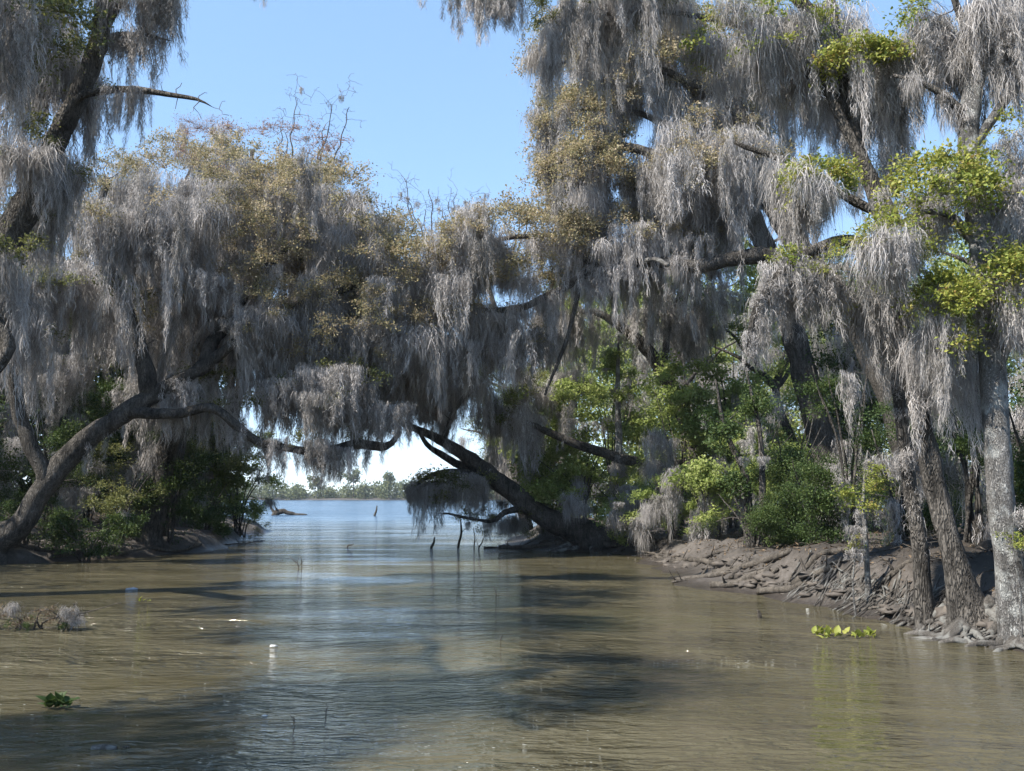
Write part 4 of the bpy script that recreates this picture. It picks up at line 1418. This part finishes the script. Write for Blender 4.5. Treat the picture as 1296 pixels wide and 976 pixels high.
for lab, a, st in LOGS:
    wood('driftwood_log', lab, 'log', lying(*a), group='driftwood along the banks', stubs=[(f, .35) for f in st])

# lumps of eroded mud and clods along the right waterline
rs = np.random.RandomState(31)
mb = MB()
ico = []
for j in range(5):
    for i in range(8):
        th, ph = 2 * math.pi * (i + .5 * (j % 2)) / 8, math.pi * (j + .5) / 5
        ico.append((math.sin(ph) * math.cos(th), math.sin(ph) * math.sin(th), math.cos(ph)))
ico = np.array(ico + [(0, 0, 1), (0, 0, -1)])
gi = np.arange(40).reshape(5, 8)
gn = np.roll(gi, -1, 1)
cq = np.stack([gi[:-1], gi[1:], gn[1:], gn[:-1]], -1).reshape(-1, 4)
ct = np.concatenate([np.stack([np.full(8, 40), gi[0], gn[0]], -1), np.stack([np.full(8, 41), gn[4], gi[4]], -1)])
for k in range(210):
    f = rs.uniform(0, 1)
    px_, py_ = np.interp(f, [0, .25, .5, .75, 1], [700, 850, 960, 1060, 1290]), np.interp(f, [0, .25, .5, .75, 1], [696, 716, 742, 762, 812])
    p = on(px_ + rs.normal(0, 12), py_ - abs(rs.normal(0, 16)))
    r = .02 + .13 * rs.uniform() ** 2.2
    n3 = ico * (1 + rs.normal(0, .3, (42, 1))) * r * np.array([1.5, 1.1, .5])
    a = rs.uniform(0, 6.3)
    n3 = np.stack([n3[:, 0] * math.cos(a) - n3[:, 1] * math.sin(a), n3[:, 0] * math.sin(a) + n3[:, 1] * math.cos(a), n3[:, 2]], -1)
    mb.add(n3 + np.array(p) + np.array([0, 0, -r * .12]), cq, ct)
tag(put('mud_clods', mb.mesh('mud_clods', False), M['clod']), 'dark clods of eroded mud along the right waterline', 'mud', None, 'stuff')

# leaf litter and fallen twigs on the banks
rs = np.random.RandomState(404)
n = 30000
X = np.concatenate([rs.uniform(2, 14, n), rs.uniform(-22, -8, n // 2)])
Y_ = np.concatenate([rs.uniform(9, 42, n), rs.uniform(20, 44, n // 2)])
hh = height(X, Y_)
ok = (hh > .16) & (rs.uniform(0, 1, len(X)) < np.clip(hh * 1.2, .12, 1))
X, Y_, hh = X[ok], Y_[ok], hh[ok]
n = len(X)
c = np.stack([X, Y_, hh + .012], -1)
d = unit(rs, n) * np.array([1, 1, .35])
d /= np.linalg.norm(d, axis=1)[:, None]
v, T = leaf_quads(c, d, unit(rs, n) * .5 + np.array([0, 0, 1.]), rs.uniform(.04, .1, n), rs.uniform(.02, .05, n))
tag(put('leaf_litter', mesh_np('leaf_litter', v, T), M['litter']), 'brown fallen leaves scattered over the banks', 'litter', None, 'stuff')
mb = MB()
for k in range(1600):
    i = rs.randint(n)
    a = rs.uniform(0, 6.3)
    L = rs.uniform(.2, .9)
    pts = []
    for f in (0, .5, 1):
        x, y = X[i] + math.cos(a) * L * f + rs.normal(0, .03), Y_[i] + math.sin(a) * L * f + rs.normal(0, .03)
        pts.append((x, y, max(hgt(x, y), 0) + .02 + rs.uniform(0, .12) * f, .012 * (1.1 - f)))
    V, F_, _ = tube(np.array(pts), 4, cap=False)
    mb.add(V, F_)
tag(put('fallen_twigs', mb.mesh('fallen_twigs'), M['drift']), 'thin fallen twigs strewn over the banks', 'twigs', None, 'stuff')

# tangle of fine roots hanging over the ledge on the right bank
mb = MB()
for k in range(260):
    f = rs.uniform(0, 1)
    p = on(1010 + 286 * f, 720 + 62 * f + rs.normal(0, 9))
    a = rs.uniform(2.2, 4.6)
    L = rs.uniform(.15, .6)
    pts = [(p.x + math.cos(a) * L * t + rs.normal(0, .03), p.y + math.sin(a) * L * t + rs.normal(0, .03), 0, 0) for t in (0, .33, .66, 1)]
    r = rs.uniform(.005, .02)
    pts = [(x, y, max(hgt(x, y), -.02) + r * 1.4 + (.06 * rs.uniform() if t < 3 else -.01), r * (1 - .2 * t)) for t, (x, y, _, _) in enumerate(pts)]
    V, F_, _ = tube(catmull(pts, .07), 5, 0, cap=False)
    mb.add(V, F_)
tag(put('root_tangle', mb.mesh('root_tangle'), M['bark_root']), 'tangle of thin grey roots over the right mud ledge', 'roots', None, 'stuff')


# ---------------------------------------------------------------- things in the water
def floating_plant(label, px, py, nleaf, w, leafmat, seed, h=.12):
    b = G(px, py)
    root = empty('floating_plant', b)
    tag(root, label, 'plant', 'plants floating on the water')
    rr = np.random.RandomState(seed)
    protos = []
    for k in range(3):
        n_ = 9
        t = np.linspace(0, 1, n_)
        wd = .5 * np.sin(np.pi * t ** .75) * .55 + .02
        cup = .22 * (2 * wd) ** 2
        mid = np.stack([t * 0, t, .25 * t - .4 * t ** 2 * rr.uniform(.2, 1)], -1)
        Lf = mid + np.stack([-wd, t * 0, cup + .1 * wd], -1)
        Rt = mid + np.stack([wd, t * 0, cup + .1 * wd], -1)
        V = np.concatenate([Lf, mid, Rt])
        i = np.arange(n_ - 1)
        Fq = np.concatenate([np.stack([i, i + n_, i + n_ + 1, i + 1], -1), np.stack([i + n_, i + 2 * n_, i + 2 * n_ + 1, i + n_ + 1], -1)])
        me = mesh_np('leaf_blade', V, Fq, True)
        me.materials.append(M[leafmat])
        protos.append(me)
    for k in range(nleaf):
        o = put('leaf', protos[k % 3], None, root)
        a = rr.uniform(0, 6.3)
        o.location = (rr.uniform(-.5, .5) * w, rr.uniform(-.4, .4) * w * .6, rr.uniform(.0, .04))
        o.rotation_euler = (rr.uniform(.1, 1.1), rr.normal(0, .2), a)
        s_ = h * rr.uniform(.6, 1.3)
        o.scale = (s_, s_, s_)
    return root


floating_plant('mat of yellow-green floating leaves beside the mud slope', 1072, 806, 46, .72, 'lime_leaf', 1, .11)
floating_plant('dark green leafy clump floating alone on the brown water', 74, 896, 26, .2, 'dark_leaf', 2, .12)
floating_plant('few yellow leaves floating near the brush pile', 180, 762, 7, .2, 'lime_leaf', 3, .08)


def stick(label, p0, p1, Y0, r, stubs=(), group='sticks standing in the water', name='stick', below=.3):
    """a stick standing in the water: foot pixel p0, tip pixel p1"""
    a = G(*p0)
    t = P(p1[0], p1[1], a.y + Y0)
    m = (a + t) / 2
    m += Vector((.06 * (t - a).length, 0, 0))
    wood(name, label, 'stick', [(a.x, a.y, -below, r), (a.x, a.y, 0.02, r), (*m, r * .8), (*t, r * .45)], 'drift', group, 7, .15, stubs, .08, .01)


stick('tall dark stick standing in the water before the drooping moss', (580, 693), (583, 658), 0, .045, [(.7, .3)])
stick('short leaning dark stick beside the tall stick', (546, 694), (550, 680), 0, .05)
stick('thin pole standing out in the open lake', (474, 653), (477, 640), 0, .1)
stick('forked twig poking up in the middle of the channel', (628, 752), (624, 742), 0, .012, [(.4, .12)])
stick('small stub standing in the water off the driftwood pile', (961, 782), (959, 772), 0, .03)
stick('curved twig rising from the water in front of the lake mouth', (378, 717), (366, 704), 0, .016, [(.5, .3), (.7, .35)])
stick('second thin twig rising by the curved twig', (382, 714), (380, 704), 0, .014)
stick('bent twig in the foreground water', (372, 914), (367, 905), 0, .006)
stick('upright thin twig in the foreground water', (412, 905), (413, 890), 0, .005)
stick('small twig near the middle of the brown water', (634, 811), (636, 803), 0, .008)
stick('small dark twig out on the blue water', (440, 692), (448, 688), 0, .025)
stick('slim twig beside the tall stick', (600, 693), (599, 668), 0, .02, [(.5, .3)])
stick('drowned twig off the point', (606, 694), (612, 681), 0, .025, [(.6, .3)])

a = G(350, 652)
k = a.y / FPX
wood('snag', 'dark snag and half-sunk log out in the open lake', 'log', [(a.x - .1, a.y, -.4, .35), (a.x, a.y, .25, .32), (a.x + 8 * k, a.y, .32, .22), (a.x + 20 * k, a.y, .12, .16), (a.x + 38 * k, a.y, -.02, .1)], 'drift', None, 9, .3, [(.05, 1.3), (.1, 1.1), (.2, .8)], .3, .1)
a = G(132, 948)
wood('driftwood_log', 'short pale-topped piece of wood floating in the near brown water', 'log', [(a.x - .085, a.y, .004, .02), (a.x, a.y, .008, .027), (a.x + .085, a.y - .01, .004, .018)], 'bark_root', 'driftwood along the banks', 9, .2, (), .02, .004)
a = G(158, 946)
wood('driftwood_log', 'tiny dark chip floating beside the short piece of wood', 'log', [(a.x - .02, a.y, .002, .007), (a.x + .01, a.y, .004, .009), (a.x + .04, a.y, .001, .004)], 'drift', 'driftwood along the banks', 6, .2, (), .01, .002)

# crumpled pale litter
M['white'] = mat_plain('white_scrap', (.45, .45, .43), .8, .06)
M['greyscrap'] = mat_plain('pale_scrap', (.3, .32, .36), .8, .1)
M['foam'] = mat_plain('foam', (.26, .26, .23), .8, .1)


def scrap(label, px, py, size, mat, seed):
    b = G(px, py)
    rr = np.random.RandomState(seed)
    nu, nv = 18, 10
    V = []
    for j in range(nv + 1):
        for i in range(nu):
            th, ph = 2 * math.pi * i / nu, math.pi * j / nv
            q = Vector((math.sin(ph) * math.cos(th), math.sin(ph) * math.sin(th) * .7, math.cos(ph) * .26))
            f = 1 + .45 * noise.noise(q * 1.8 + Vector((seed, 0, 0))) + .3 * abs(noise.noise(q * 4 + Vector((0, seed, 0))))
            V.append(q * f * size)
    idx = np.arange((nv + 1) * nu).reshape(nv + 1, nu)
    nx_ = np.roll(idx, -1, 1)
    Fq = np.stack([idx[:-1], idx[1:], nx_[1:], nx_[:-1]], -1).reshape(-1, 4)
    o = put('litter_scrap', mesh_np('litter_scrap', np.array([tuple(v) for v in V]), Fq, False), M[mat], None, b + Vector((0, 0, size * .06)))
    tag(o, label, 'litter', 'pale scraps floating on the water')


scrap('bright white crumpled scrap floating in the left part of the channel', 346, 818, .05, 'white', 3)
scrap('pale bluish crumpled scrap floating off the left bank', 167, 746, .09, 'greyscrap', 5)
scrap('small white scrap at the edge of the mud slope', 1022, 771, .02, 'white', 8)
scrap('tiny white scrap in the near brown water', 335, 906, .022, 'white', 9)

# brush pile on the left
a = G(45, 797)
BP = Tree('brush_pile', 'half-sunk pile of dead brush and grey moss in the left of the channel', 'brush', Vector((a.x, a.y, 0)), seed=88)
for k in range(16):
    x0 = a.x + BP.rs.uniform(-.7, .45)
    e = Vector((x0 + BP.rs.normal(0, .3), a.y + BP.rs.normal(0, .2), BP.rs.uniform(.1, .34)))
    BP.limb_w([(x0, a.y + BP.rs.normal(0, .15), -.15, .016), (x0 + BP.rs.normal(0, .1), a.y, .12, .012), (*e, .004)], 'branch', 5, .1, .06, 'drift', .06)
pts = [np.array([a.x + BP.rs.uniform(-.75, .5), a.y + BP.rs.normal(0, .2), BP.rs.uniform(.03, .34)]) for k in range(120)]
BP.twigs_to(pts, .008)
for p in pts[::30]:
    BP.hang(p, 'puff', (.3, .25, .2))
for p in pts[::6]:
    BP.leaf(p * np.array([1, 1, .8]), 'dead', .3)
for p in pts[::9]:
    BP.leaf(p * np.array([1, 1, .4]), 'dark', .16)
BP.done()

# flecks of foam and floating bits
rs = np.random.RandomState(12)
mb = MB()
spots = [(rs.uniform(0, 560), rs.uniform(800, 976)) for k in range(45)] + [(rs.uniform(380, 760), rs.uniform(890, 976)) for k in range(60)] + [(rs.normal(900, 60), rs.normal(838, 2)) for k in range(50)] + [(rs.uniform(300, 1100), rs.uniform(760, 900)) for k in range(40)] + [(rs.normal(640, 40), rs.normal(785, 10)) for k in range(25)]
for px, py in spots:
    p = G(px, py)
    r = .0035 + .006 * rs.uniform() ** 3
    m_ = 7
    an = np.arange(m_) / m_ * 2 * math.pi
    rr_ = r * rs.uniform(.5, 1.3, m_)
    V = np.concatenate([[[p.x, p.y, .0035]], np.stack([p.x + np.cos(an) * rr_ * rs.uniform(1, 2.4), p.y + np.sin(an) * rr_, np.full(m_, .0015)], -1)])
    T = np.stack([np.zeros(m_, int), 1 + np.arange(m_), 1 + (np.arange(m_) + 1) % m_], -1)
    mb.add(V, None, T)
tag(put('foam_flecks', mb.mesh('foam_flecks'), M['foam']), 'small pale flecks of foam scattered over the brown water', 'foam', None, 'stuff')

# ---------------------------------------------------------------- the air
m, nt, N, out = new_mat('haze_air')
pv = N('ShaderNodeVolumePrincipled')
pv.inputs['Color'].default_value = (.86, .92, 1.0, 1)
pv.inputs['Density'].default_value = 0.00022
pv.inputs['Anisotropy'].default_value = 0.2
nt.links.new(pv.outputs[0], out.inputs['Volume'])
hx, hy0, hy1, hz0, hz1 = 1600, -160, 2700, -4, 60
hv = np.array([(x, y, z) for z in (hz0, hz1) for y in (hy0, hy1) for x in (-hx, hx)], float)
hf = np.array([(0, 2, 3, 1), (4, 5, 7, 6), (0, 1, 5, 4), (2, 6, 7, 3), (0, 4, 6, 2), (1, 3, 7, 5)])
tag(put('haze', mesh_np('haze', hv, hf), m), 'thin pale haze in the air over the water', 'haze', None, 'stuff')
